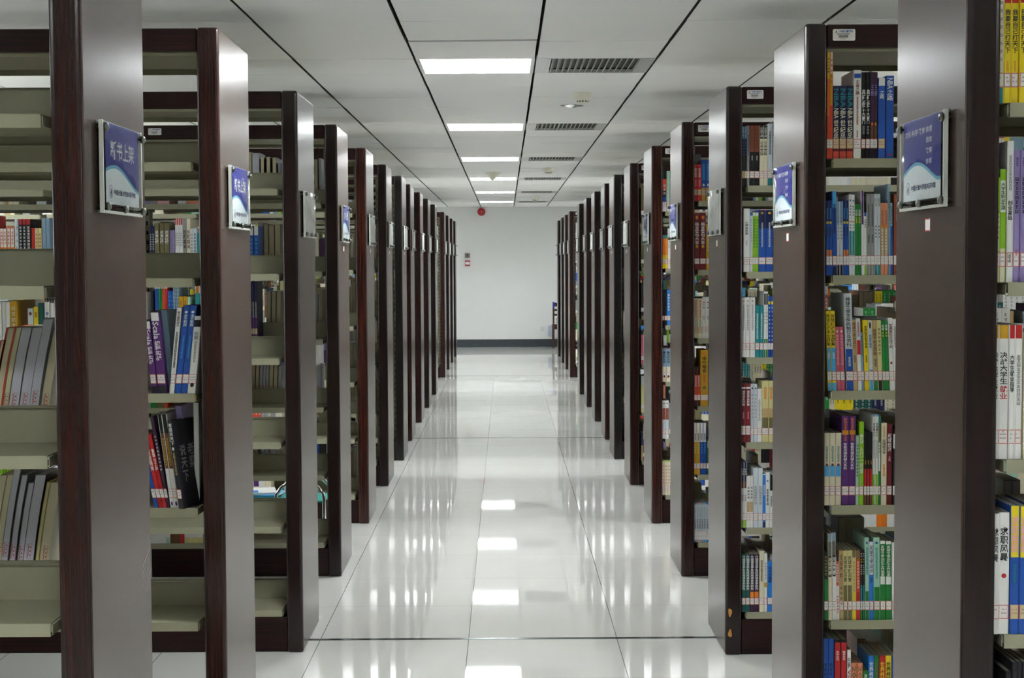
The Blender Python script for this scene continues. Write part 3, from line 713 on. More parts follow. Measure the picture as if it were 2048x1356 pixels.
  (-1.3374,0.0073,0.229,'red .12 white|M6:dark:.25:.5',{}),
  (-1.3297,0.0073,0.229,'red .12 white|M6:dark:.25:.5',{}),
  (-1.322,0.0075,0.229,'red .12 white|M6:dark:.25:.5',{}),
  (-1.3136,0.0142,0.227,'grey|T创新精神:dark:.2:.55',{}),
  (-1.2986,0.0151,0.227,'cream|T创新精神:brown:.2:.55',{}),
  (-1.283,0.0102,0.186,'pale|M7:dark:.1:.6',{}),
  (-1.2722,0.0149,0.188,'pale|M7:dark:.1:.6',{}),
  (-1.2563,0.0138,0.168,'teal',{}),
 ]),
 ('L',3,3,'F',[
  (-1.4486,0.0102,0.278,'dark',{}),
  (-1.4316,0.008,0.296,'white .03 blue|M8:white:.3:.7',{}),
  (-1.4232,0.0071,0.296,'white .03 blue|M8:white:.3:.7',{}),
  (-1.4157,0.0069,0.296,'white .03 green|M8:white:.3:.7',{}),
  (-1.4083,0.0067,0.296,'white .03 green|M8:white:.3:.7',{}),
  (-1.4012,0.0061,0.296,'white .03 coral|M8:white:.3:.7',{}),
  (-1.3947,0.0061,0.296,'white .03 coral|M8:white:.3:.7',{}),
  (-1.3881,0.0082,0.296,'white .03 red|M8:white:.3:.7',{}),
  (-1.3785,0.0106,0.278,'blue .3 azure|M4:sky:.05:.3',{}),
  (-1.3675,0.0096,0.278,'blue .3 azure|M4:sky:.05:.3',{}),
  (-1.3567,0.0069,0.304,'steel|M9:white:.05:.5',{}),
  (-1.3491,0.0067,0.304,'steel|M9:white:.05:.5',{}),
  (-1.3418,0.0075,0.304,'steel|M9:white:.05:.5',{}),
  (-1.3338,0.0169,0.255,'gold|M3:brown:.06:.14',{}),
  (-1.3163,0.0169,0.255,'gold|M3:brown:.06:.14',{}),
  (-1.2985,0.0108,0.253,'mint',{}),
  (-1.2672,0.0184,0.267,'teal',{}),
 ]),
 ('L',3,1,'B',[
  (-1.0951,0.0107,0.174,'gold',{'s':1}),
  (-1.0824,0.032,0.17,'grey',{'s':1}),
  (-1.0452,0.0149,0.151,'black',{'s':1}),
  (-1.0206,0.0171,0.153,'black',{'s':1}),
  (-0.9951,0.0171,0.15,'black',{'s':1}),
  (-0.9717,0.0128,0.127,'steel',{'s':1}),
 ]),
 ('L',4,2,'F',[
  (-1.2976,0.0215,0.232,'white .2 blue .8 white|M5:sky:.25:.7',{}),
  (-1.2735,0.0223,0.232,'white .2 blue .8 white|M5:sky:.25:.7',{}),
 ]),
 ('L',4,3,'F',[
  (-1.3004,0.0117,0.297,'navy .6 purple|M9:white:.35:.62',{'b':1}),
  (-1.2877,0.0122,0.297,'navy .6 purple|M9:white:.35:.62',{'b':1}),
  (-1.2746,0.0122,0.297,'navy .6 purple|M9:white:.35:.62',{'b':1}),
 ]),
 ('L',4,2,'B',[
  (-1.3038,0.0263,0.261,'grey',{'s':1}),
  (-1.2749,0.0237,0.25,'olive',{'s':1}),
  (-1.2486,0.029,0.245,'black',{'s':1}),
  (-1.217,0.029,0.25,'olive',{'s':1}),
 ]),
 ('L',4,3,'B',[
  (-1.2684,0.0237,0.24,'olive',{'s':1,'l':0.02}),
  (-1.242,0.0237,0.24,'olive',{'s':1,'l':0.02}),
  (-1.2156,0.0237,0.24,'olive',{'s':1,'l':0.02}),
  (-1.0149,0.0185,0.225,'steel',{'s':1,'l':0.02}),
  (-0.994,0.0237,0.246,'maroon',{'s':1,'l':0.02}),
 ]),
 ('L',4,4,'B',[
  (-1.3556,0.0211,0.202,'olive',{'s':1,'l':0.04}),
  (-1.3318,0.0185,0.202,'olive',{'s':1,'l':0.04}),
  (-1.3104,0.0159,0.196,'pale',{'s':1,'l':0.04}),
  (-1.2919,0.0132,0.196,'pale',{'s':1,'l':0.04}),
  (-1.2761,0.0132,0.196,'pale',{'s':1,'l':0.04}),
  (-1.2602,0.0212,0.196,'olive',{'s':1,'l':0.04}),
  (-1.2364,0.0212,0.196,'olive',{'s':1,'l':0.04}),
  (-1.2124,0.0159,0.191,'grey',{'s':1,'l':0.04}),
  (-1.0089,0.0238,0.195,'pale',{'s':1,'l':0.04}),
 ]),
 ('L',4,5,'B',[
  (-1.3362,0.0185,0.2,'olive',{'s':1,'l':-0.04}),
  (-1.2991,0.0185,0.199,'pale',{'s':1,'l':-0.04}),
  (-1.2779,0.0159,0.199,'pale',{'s':1,'l':-0.04}),
  (-1.2567,0.0238,0.199,'pale',{'s':1,'l':-0.04}),
  (-1.2302,0.0265,0.199,'pale',{'s':1,'l':-0.04}),
  (-1.2011,0.0212,0.199,'olive',{'s':1,'l':-0.04}),
 ]),
 ('L',4,1,'B',[
  (-1.0052,0.0184,0.244,'olive',{'s':1}),
  (-0.9815,0.0131,0.249,'grey',{'s':1}),
 ]),
]


def place_books():
    rnd = random.Random(4); ends = {}
    groups = {}
    for side, k, lv, face, ents in ROWS:
        for e in ents: groups.setdefault((side, k, lv, face), []).append(e)
    for (side, k, lv, face), ents in groups.items():
        ents = sorted(ents, key=lambda e: abs(e[0]))
        Y0 = ZC[side][k - 1]; z = ROWS_LV[lv]
        for i, (X, w_, h, spec, o) in enumerate(ents):
            w_ = max(0.004, w_)
            me, parts, main, d = make_book(spec, w_ - 0.0003, h, o, rnd)
            y = Y0 + (0.024 if face == 'F' else D - 0.02 - 0.165) + o.get('dy', 0) - (0.02 if o.get('c') else 0)
            y += 0 if (o.get('l') or o.get('dy')) else rnd.uniform(0, 0.004)
            pos = ORD[i + 1]
            if i == len(ents) - 1 and i > 3: pass
            thick = 'thick ' if w_ > 0.0225 else ('thin ' if w_ < 0.0095 else '')
            if face == 'F':
                lab = '%s%s book, %s from the aisle, %s, %s %s bookcase' % (thick, WORD[main], pos, LVW[lv], ORD[k], 'right' if side == 'R' else 'left')
            else:
                pc = 'grey' if main in ('grey', 'pale', 'plum', 'steel') else 'yellowed'
                lab = 'pages-out %s book, %s from the aisle, %s, %s left bookcase' % (pc, pos, LVW[lv], ORD[k])
            if len(lab.replace(',', '').split()) > 16: lab = lab.replace(thick, '', 1)
            b = link('book', me, None, (X, y, z), -0.37 if o.get('c') else 0.0, label=lab, cat='book',
                     group='%s of the %s %s bookcase, %s' % ('books' if face == 'F' else 'pages-out books', ORD[k], 'right' if side == 'R' else 'left', LVW[lv]))
            for pn, pm in parts:
                po = link(pn, pm, b)
            ends[(side, k, lv, face)] = max(ends.get((side, k, lv, face), 0), abs(X), abs(X + w_))
    return ends

def packed_books(ends):
    rnd = random.Random(11); mb = MB(); cols = list(PAL); wts = [8, 14, 3, 2, 6, 2.5, 1.5, 1.2, 1, 2, 1.5, 1.5, 3, .8, 1.5, 2, 3, 3, 2.5, 2, 1.5, 4, 7, 3, 1.5, 4, 2.5, .6, 4, 2, 1.2, 2.5, 3, 6]
    lw = mb.mi(LABW)
    def run(side, k, lv, face, x0, x1, dense=1.0):
        Y0 = ZC[side][k - 1]; z = ROWS_LV[lv]; x = x0; sg = 1 if side == 'R' else -1
        while x < x1:
            n = rnd.choice((1, 1, 2, 2, 3, 4)); w_ = rnd.uniform(0.009, 0.026); h = rnd.uniform(0.195, 0.265); c = rnd.choices(cols, wts)[0]; c2 = c if rnd.random() < 0.55 else rnd.choices(cols, wts)[0]; d = rnd.uniform(0.14, 0.18)
            fr = rnd.uniform(0.2, 0.8); hl = rnd.random() < 0.8
            if rnd.random() > dense: x += rnd.uniform(0.03, 0.1); continue
            for _ in range(n):
                if x + w_ > x1: return
                a, b = sorted((sg * x, sg * (x + w_ - 0.0004)))
                if face == 'F': y0 = Y0 + 0.024; y1 = y0 + d; ys = y0; yl = y0 - 0.0005
                else: y1 = Y0 + D - 0.024; y0 = y1 - d; ys = y1; yl = y1 + 0.0005
                mb.box(a, b, y0, y1, z, z + h, pal(c), 'bt' + ('f' if face == 'F' else 'k'))
                mb.face([(a, y0, z + h), (b, y0, z + h), (b, y1, z + h), (a, y1, z + h)], PAPERD)
                if face == 'B': mb.face([(a + .001, y0 - .0005, z), (b - .001, y0 - .0005, z), (b - .001, y0 - .0005, z + h - .002), (a + .001, y0 - .0005, z + h - .002)], PAPER if c not in ('grey', 'pale') else PAPERG)
                for za, zb, cc in ((0, h * fr, c), (h * fr, h, c2)):
                    q = [(a, ys, z + za), (b, ys, z + za), (b, ys, z + zb), (a, ys, z + zb)]
                    mb.face(q if face == 'F' else q[::-1], pal(cc))
                if k <= 5 and face == 'F' and w_ > 0.011:
                    tc = LABW if c2 not in ('white', 'cream', 'pale', 'yellow', 'straw', 'lime', 'mint', 'ivory') else pal('dark'); nn = 5 + int(w_ * 200) % 4
                    for t_ in range(nn):
                        zc = z + h * 0.92 - t_ * 0.015; hw = min(0.005, (b - a) * 0.3); xc = (a + b) / 2
                        hw *= 0.75
                        if t_ > 3: zc += 0.006 * (t_ - 3)
                        for xa, xb, za, zb in ((-hw, hw, 0.0028, 0.0038), (-hw, hw * (1 if t_ % 2 else .3), -0.0004, 0.0006), (-hw, hw, -0.0040, -0.0030), (-0.0006 + hw * (0.5 if t_ % 3 else -.4), 0.0004 + hw * (0.5 if t_ % 3 else -.4), -0.0040, 0.0044)):
                            mb.face([(xc + xa, yl, zc + za), (xc + xb, yl, zc + za), (xc + xb, yl, zc + zb), (xc + xa, yl, zc + zb)], tc)
                q = [(a, yl, z + .03), (b, yl, z + .03), (b, yl, z + .058), (a, yl, z + .058)]
                if hl: mb.face(q if face == 'F' else q[::-1], LABW)
                x += w_
    for k in range(1, 16):
        lim = 3.3 if k <= 7 else 2.3
        for lv in range(1, 7):
            ri = XI['R'] + PT + 0.014
            run('R', k, lv, 'F', ends.get(('R', k, lv, 'F'), ri) + 0.002, lim, 0.96)
            if k in (1, 2) and lv == 1: run('R', k, lv, 'B', 1.45, lim, 0.9)
            else: run('R', k, lv, 'B', ri + (0.0 if lv > 2 or k > 3 else 0.25), lim, 0.85)
            li = -XI['L'] + PT + 0.014
            if k >= 4:
                run('L', k, lv, 'F', max(ends.get(('L', k, lv, 'F'), 0) + 0.01, 1.40 if k == 4 else 1.28), lim, 0.8)
            if k == 3 and lv in (2, 3, 6): run('L', k, lv, 'F', max(ends.get(('L', k, lv, 'F'), 0) + 0.02, 1.5), lim, 0.85)
            if k == 2 and lv in (3, 4): run('L', k, lv, 'F', 1.55, lim, 0.9)
            if k >= 5 and lv > 1: run('L', k, lv, 'B', max(li, ends.get(('L', k, lv, 'B'), 0) + 0.02), lim, 0.7)
            if k == 4 and lv > 1: run('L', k, lv, 'B', max(1.34, ends.get(('L', k, lv, 'B'), 0) + 0.02), lim, 0.7)
    link('packed_books', mb.mesh('packed_books'), None, kind='stuff', label='books packed further along and behind on all the bookcases', cat='books')

# ------------------------------------------------------------------ bookcases
def panel_mesh(m, mw):
    b = MB(); b.box(0, PT, 0, D, 0, H, m); me = b.mesh('end_panel'); bevel(me, 0.011, 3)
    me.materials.append(PANEL)
    for p in me.polygons:
        if abs(p.normal.x) > 0.9: p.material_index = 1
        p.use_smooth = abs(p.normal.x) < 0.95 and abs(p.normal.y) < 0.95 and abs(p.normal.z) < 0.95
    return me
PANELS = [panel_mesh(m, m) for m in WOODS]
TINT_L = [0, 0, 1, 1, 2, 1, 3, 0, 0, 1, 1, 0, 1, 0, 1]
TINT_R = [1, 1, 1, 0, 2, 0, 3, 0, 1, 1, 1, 0, 0, 1, 1]
SHARE = {}
def shared(key, fn):
    if key not in SHARE: SHARE[key] = fn()
    return SHARE[key]
LEN = BAY - 0.03
def shelf_mesh():
    b = MB(); b.box(0.008, LEN - 0.008, 0, 0.232, -0.003, 0, METAL); b.box(0.008, LEN - 0.008, 0, 0.0025, -0.027, -0.003, METAL)
    b.box(0.008, LEN - 0.008, 0.0025, 0.016, -0.027, -0.0255, METAL); b.box(0.008, LEN - 0.008, 0.2, 0.2025, -0.02, -0.003, METAL)
    return b.mesh('shelf')
def back_mesh():
    b = MB(); b.box(0.008, LEN - 0.008, 0.232, 0.2345, -0.02, 0.078, METAL); b.box(0.008, LEN - 0.008, 0.224, 0.232, 0.0765, 0.078, METAL); return b.mesh('back_plate')
def bracket_mesh():
    b = MB(); b.box(0, 0.002, 0.004, 0.22, -0.024, -0.0035, METAL); return b.mesh('bracket')
def upright_mesh():
    b = MB(); b.box(-0.014, 0.014, 0.236, 0.302, 0.0, 2.22, METAL)
    for k in range(40): b.box(-0.005, 0.005, 0.2352, 0.236, 0.15 + k * 0.05, 0.17 + k * 0.05, VOID)
    return b.mesh('upright')
def label_plate():
    """inventory label: white plate with the institute's name, its emblem and a bar code"""
    b = MB(); w_, h = 0.066, 0.034
    pts = []
    for cx, cz, a0 in ((w_ - .004, .004, -90), (w_ - .004, h - .004, 0), (.004, h - .004, 90), (.004, .004, 180)):
        for a in (0, 30, 60, 90): pts.append((cx + .004 * math.cos(math.radians(a0 + a)), cz + .004 * math.sin(math.radians(a0 + a))))
    b.prism(pts, -0.0012, 0, LABW, axis='y')
    y = -0.0016; bl = pal('blue'); dk = pal('dark')
    put_text(b, '中国计量学院', 0.019, 0.060, 0.0240, 0.0308, y, bl)
    put_text(b, '固定资产管理标签', 0.012, 0.050, 0.0180, 0.0210, y, dk)
    b.face([(0.007, y, 0.0235), (0.0125, y, 0.0235), (0.0098, y, 0.0300)], pal('pine'))
    r = random.Random(2); x = 0.016
    while x < 0.045:
        ww = r.choice((0.0004, 0.0007, 0.001)); b.face([(x, y, 0.0085), (x + ww, y, 0.0085), (x + ww, y, 0.0165), (x, y, 0.0165)], dk); x += ww + 0.0006
    for k in range(9): b.face([(0.022 + k * .0018, y, .0045), (0.0232 + k * .0018, y, .0045), (0.0232 + k * .0018, y, .0066), (0.022 + k * .0018, y, .0066)], pal('grey'))
    return b.mesh('inventory_label')

# sign holder: local x runs to the right as read, z up, front looks to -y
SW, SH = 0.345, 0.192
def sheet_mesh(mirror, plain):
    b = MB(); x0, x1, z0, z1 = 0.026, SW - 0.030, 0.020, SH - 0.002; W_ = x1 - x0; HH = z1 - z0; y = -0.0145
    if plain:
        x0, x1, z0, z1 = 0.008, SW - 0.012, 0.007, SH - 0.003
        b.face([(x0, y, z0), (x1, y, z0), (x1, y, z1), (x0, y, z1)], mat('glare_white_sheet', hx('faf9f4'), 0.5)); return b.mesh('sheet'), None  # plain sheet, its colour whitened to stand in for glare on the cover
    ind = mat('indigo_print', hx('38388a'), 0.45); pw = mat('pale_print', hx('eef4f8'), 0.5); cy = mat('cyan_print', hx('7cc0d8'), 0.5)
    def wave(u):
        return (0.36 + 0.10 * math.sin((u - 0.02) * PI * 1.35 + 0.35) - 0.10 * u * u) if not mirror else (0.30 + 0.13 * math.sin(min(1, u * 1.1) * PI * 1.25) - 0.0 * u)
    N = 24
    for k in range(N):
        a, c = k / N, (k + 1) / N
        xa, xc = x0 + a * W_, x0 + c * W_; za, zc = z0 + wave(a) * HH, z0 + wave(c) * HH
        b.face([(xa, y, z0), (xc, y, z0), (xc, y, zc), (xa, y, za)], pw)
        b.face([(xa, y, za), (xc, y, zc), (xc, y, zc + 0.007), (xa, y, za + 0.007)], cy)
        b.face([(xa, y, za + 0.007), (xc, y, zc + 0.007), (xc, y, z1), (xa, y, z1)], ind)
    t = MB(); y2 = y - 0.0006; wt = pal('white'); nv = mat('indigo_ink', hx('3a3a70'), 0.5)
    if not mirror:
        put_text(t, '新书上架', x0 + 0.14 * W_, x0 + 0.85 * W_, z0 + 0.56 * HH, z0 + 0.80 * HH, y2, wt)
    else:
        put_text(t, '文化·科学·教育·体育', x0 + 0.05 * W_, x0 + 0.78 * W_, z0 + 0.80 * HH, z0 + 0.88 * HH, y2, wt)
        for q, s in enumerate(('语言', '教育', '体育')):
            zz = z0 + (0.68 - 0.13 * q) * HH; put_text(t, s, x0 + 0.62 * W_, x0 + 0.78 * W_, zz, zz + 0.07 * HH, y2, wt)
    ey = x0 + 0.14 * W_; ez = z0 + 0.155 * HH
    put_text(t, '中国计量大学逸夫图书馆', x0 + 0.23 * W_, x0 + 0.88 * W_, z0 + 0.12 * HH, z0 + 0.19 * HH, y2, nv)
    for k in range(20):
        a, c = 2 * PI * k / 20, 2 * PI * (k + 1) / 20
        t.face([(ey + r * math.cos(g), y2, ez + r * math.sin(g)) for r, g in ((0.0125, a), (0.0138, a), (0.0138, c), (0.0125, c))][::-1], nv)
    t.face([(ey - 0.006, y2, ez - 0.005), (ey + 0.006, y2, ez - 0.005), (ey + 0.001, y2, ez + 0.009)], nv)
    t.face([(ey - 0.008, y2, ez - 0.0085), (ey + 0.008, y2, ez - 0.0085), (ey + 0.008, y2, ez - 0.0065), (ey - 0.008, y2, ez - 0.0065)], nv)
    return b.mesh('sheet'), t.mesh('lettering')
def cover_mesh():
    b = MB(); N = 10                       # clear cover sheet, bowed outwards a little
    for k in range(N):
        for j in range(6):
            q = []
            for u, v in ((k, j), (k + 1, j), (k + 1, j + 1), (k, j + 1)):
                u /= N; v /= 6
                q.append((0.012 + u * (SW - 0.024), -0.0165 - 0.006 * math.sin(PI * u) * math.sin(PI * v), 0.006 + v * (SH - 0.008)))
            b.face(q, ACRY)
    me = b.mesh('clear_cover'); 
    import bmesh
    bm = bmesh.new(); bm.from_mesh(me); bmesh.ops.remove_doubles(bm, verts=bm.verts, dist=1e-5); bm.to_mesh(me); bm.free(); me.shade_smooth(); return me
def frame_mesh():
    b = MB()
    b.box(0, SW, -0.008, -0.004, 0, SH, ACRY)
    b.box(0, 0.006, -0.0165, -0.008, 0, SH, ACRE); b.box(SW - 0.010, SW - 0.002, -0.0165, -0.008, 0, SH, ACRE)
    b.box(0.010, SW - 0.010, -0.0165, -0.008, 0, 0.006, ACRE); b.box(0.010, SW - 0.010, -0.012, -0.008, SH - 0.003, SH, ACRE)
    return b.mesh('sign_frame')
def screw_mesh():
    b = MB(); b.lathe([(0.003, 0.0165), (0.003, 0.0001), (0.0085, 0.0), (0.0085, -0.006), (0.006, -0.009), (0.0005, -0.0095)], mat('pewter', (0.16, 0.17, 0.15), 0.3, 0.9), 16, axis='y'); return b.mesh('screw', True)
def tag_mesh():
    b = MB(); b.box(0, 0.034, -0.0008, 0, 0, 0.027, LABW); b.box(0, 0.034, -0.0011, -0.0008, 0.0245, 0.027, LABR); b.box(0, 0.034, -0.0011, -0.0008, 0, 0.0025, LABR); return b.mesh('small_label')

def bookcase(side, k):
    Z = ZC[side][k - 1]; sg = 1 if side == 'R' else -1
    xi = XI[side] + {('L', 3): .006, ('L', 7): .016, ('R', 7): -.014}.get((side, k), 0)
    desc = {('L', 1): 'with a new-arrivals sign and scratches on its end', ('L', 2): 'with leaning books and a new-arrivals sign', ('L', 3): 'with empty shelves and a blank white sign',
            ('R', 1): 'with a subject sign and yellow books on top', ('R', 2): 'packed with sports books under a bar-code label', ('R', 3): 'with two chipped spots at its foot',
            ('L', 7): 'with a nearly black end', ('R', 7): 'with a nearly black end'}.get((side, k), 'with a dark wood end panel')
    lab = '%s %s bookcase from the camera, %s' % (ORD[k], 'right' if side == 'R' else 'left', desc)
    r = root('bookcase', (0, 0, 0), label=lab, cat='bookcase', group='bookcases along the %s side of the aisle' % ('right' if side == 'R' else 'left'))
    tint = (TINT_R if side == 'R' else TINT_L)[k - 1]
    x_in = xi if side == 'R' else xi - PT
    total = NB * BAY
    link('end_panel', PANELS[tint], r, (x_in, Z, 0))
    x_out = xi + sg * (PT + total); link('end_panel', PANELS[tint], r, (x_out if side == 'R' else x_out - PT, Z, 0))
    s0 = min(xi + sg * PT, x_out)          # left edge of the shelving
    wood_m = WOODS[tint]
    def rail(y0, y1, z0, z1, nm, m):
        def f():
            b = MB(); b.box(0, total, y0, y1, z0, z1, m); me = b.mesh(nm); bevel(me, 0.003, 1); return me
        return shared((nm, y0, m.name), f)
    def grain_rail(y0, nm, z0, z1):
        m = RAILX
        return rail(y0, y0 + 0.018, z0, z1, nm, m)
    link('top_rail', grain_rail(0.010, 'top_rail', H - 0.071, H - 0.002), r, (s0, Z, 0))
    link('top_rail', grain_rail(D - 0.028, 'top_rail', H - 0.071, H - 0.002), r, (s0, Z, 0))
    link('kickboard', grain_rail(0.014, 'kickboard', 0.0, 0.143), r, (s0, Z, 0))
    link('kickboard', grain_rail(D - 0.032, 'kickboard', 0.0, 0.143), r, (s0, Z, 0))
    def tp():
        b = MB(); b.box(0, total, 0.03, D - 0.03, H - 0.062, H - 0.059, METAL)
        b.box(0, total, 0.03, 0.034, H - 0.08, H - 0.062, METAL); b.box(0, total, D - 0.034, D - 0.03, H - 0.08, H - 0.062, METAL); return b.mesh('top_plate')
    link('top_plate', shared('tp', tp), r, (s0, Z, 0))
    for j in range(NB + 1):
        xx = s0 + min(max(j * BAY, 0.016), total - 0.016)
        link('upright', shared('up', upright_mesh), r, (xx, Z, 0))
    for j in range(NB):
        for lv in range(1, 7):
            for f in (0, 1):
                x = s0 + j * BAY + 0.015
                s = link('shelf', shared('sh', shelf_mesh), r, (x if not f else x + LEN, Z + (0.018 if not f else D - 0.018), ROWS_LV[lv]), PI if f else 0)
                link('back_plate', shared('bp', back_mesh), s)
                if (not f) and k <= 6:
                    link('bracket', shared('br', bracket_mesh), s, (0.004, 0, 0)); link('bracket', shared('br', bracket_mesh), s, (LEN - 0.006, 0, 0))
    if not (side == 'L' and k in (1, 2, 3)):
        link('inventory_label', shared('il', label_plate), r, ((0.968 if side == 'R' else -1.796), Z + 0.010, 2.247), label='white bar-code label')
    # sign on the end panel
    kind = 'sign' if k in (1, 2, 4) or (side == 'R' and k == 5) else 'plain'
    key = (side == 'R', kind == 'plain')
    sh, tx = shared(('sheet',) + key, lambda: sheet_mesh(side == 'R', kind == 'plain'))
    if side == 'L': loc = (xi, Z + 0.092, 1.706); rz = PI / 2
    else: loc = (xi, Z + 0.092 + SW, 1.706); rz = -PI / 2
    fr = link('sign_holder', shared('fr', frame_mesh), r, loc, rz, label='clear sign holder with %s' % ('an indigo and white sheet' if kind == 'sign' else 'a blank sheet whitened for glare'))
    link('sheet', sh, fr)
    if tx: link('lettering', tx, fr)
    link('clear_cover', shared('cc', cover_mesh), fr)
    for sx, sz in ((0.014, SH - 0.014), (SW - 0.008, SH - 0.016), (0.024, 0.014), (SW / 2, 0.012), (SW - 0.010, 0.013)):
        link('screw', shared('sc', screw_mesh), fr, (sx, -0.0165, sz))
    if side == 'R' or k >= 4:
        yy = Z + 0.25; link('small_label', shared('sl', tag_mesh), r, (xi, yy if side == 'L' else yy + 0.034, 1.660), rz, label='small white label with red ends')
    if (side, k) == ('R', 3):
        ch = mat('bare_wood', hx('b8803c'), 0.7)
        for zz, sz in ((0.176, 0.020), (0.090, 0.019)):
            b = MB(); pts = []
            for g in range(12):
                a = 2 * PI * g / 12; rr = 1 + 0.18 * math.sin(3 * a + zz * 40); pts.append((0.024 * 0.32 * rr * math.cos(a), sz * 0.85 * rr * math.sin(a)))
            b.prism(pts, -0.0008, 0, ch, axis='y'); link('chipped_patch', b.mesh('chipped_patch'), r, (xi + 0.0195, Z, zz), 0, label='chipped patch showing bare yellow wood')
    if (side, k) == ('L', 1):
        b = MB(); sm = mat('scratch', (0.32, 0.30, 0.29), 0.6)
        for ya, za, yb, zb, t in ((0.43, 0.895, 0.51, 0.925, .003), (0.43, 0.882, 0.46, 0.890, .0015), (0.44, 0.872, 0.50, 0.885, .0012), (0.46, 0.845, 0.53, 0.880, .0015), (0.44, 0.85, 0.47, 0.86, .001), (0.47, 0.835, 0.53, 0.862, .001)):
            b.face([(0.0006, ya, za), (0.0006, yb, zb), (0.0006, yb, zb + t), (0.0006, ya, za + t)], sm)
        link('scratch', b.mesh('scratch'), r, (xi, Z, 0), label='pale scratches')
    return r
def hwood():
    m = wood('rail_wood', (0.028, 0.007, 0.006), (0.008, 0.003, 0.003), 0.35)
    for n in m.node_tree.nodes:
        if n.type == 'MAPPING': n.inputs['Scale'].default_value = (1.0, 64, 64)
    bsdf(m).inputs['Specular IOR Level'].default_value = 0.25
    return m
RAILX = hwood()
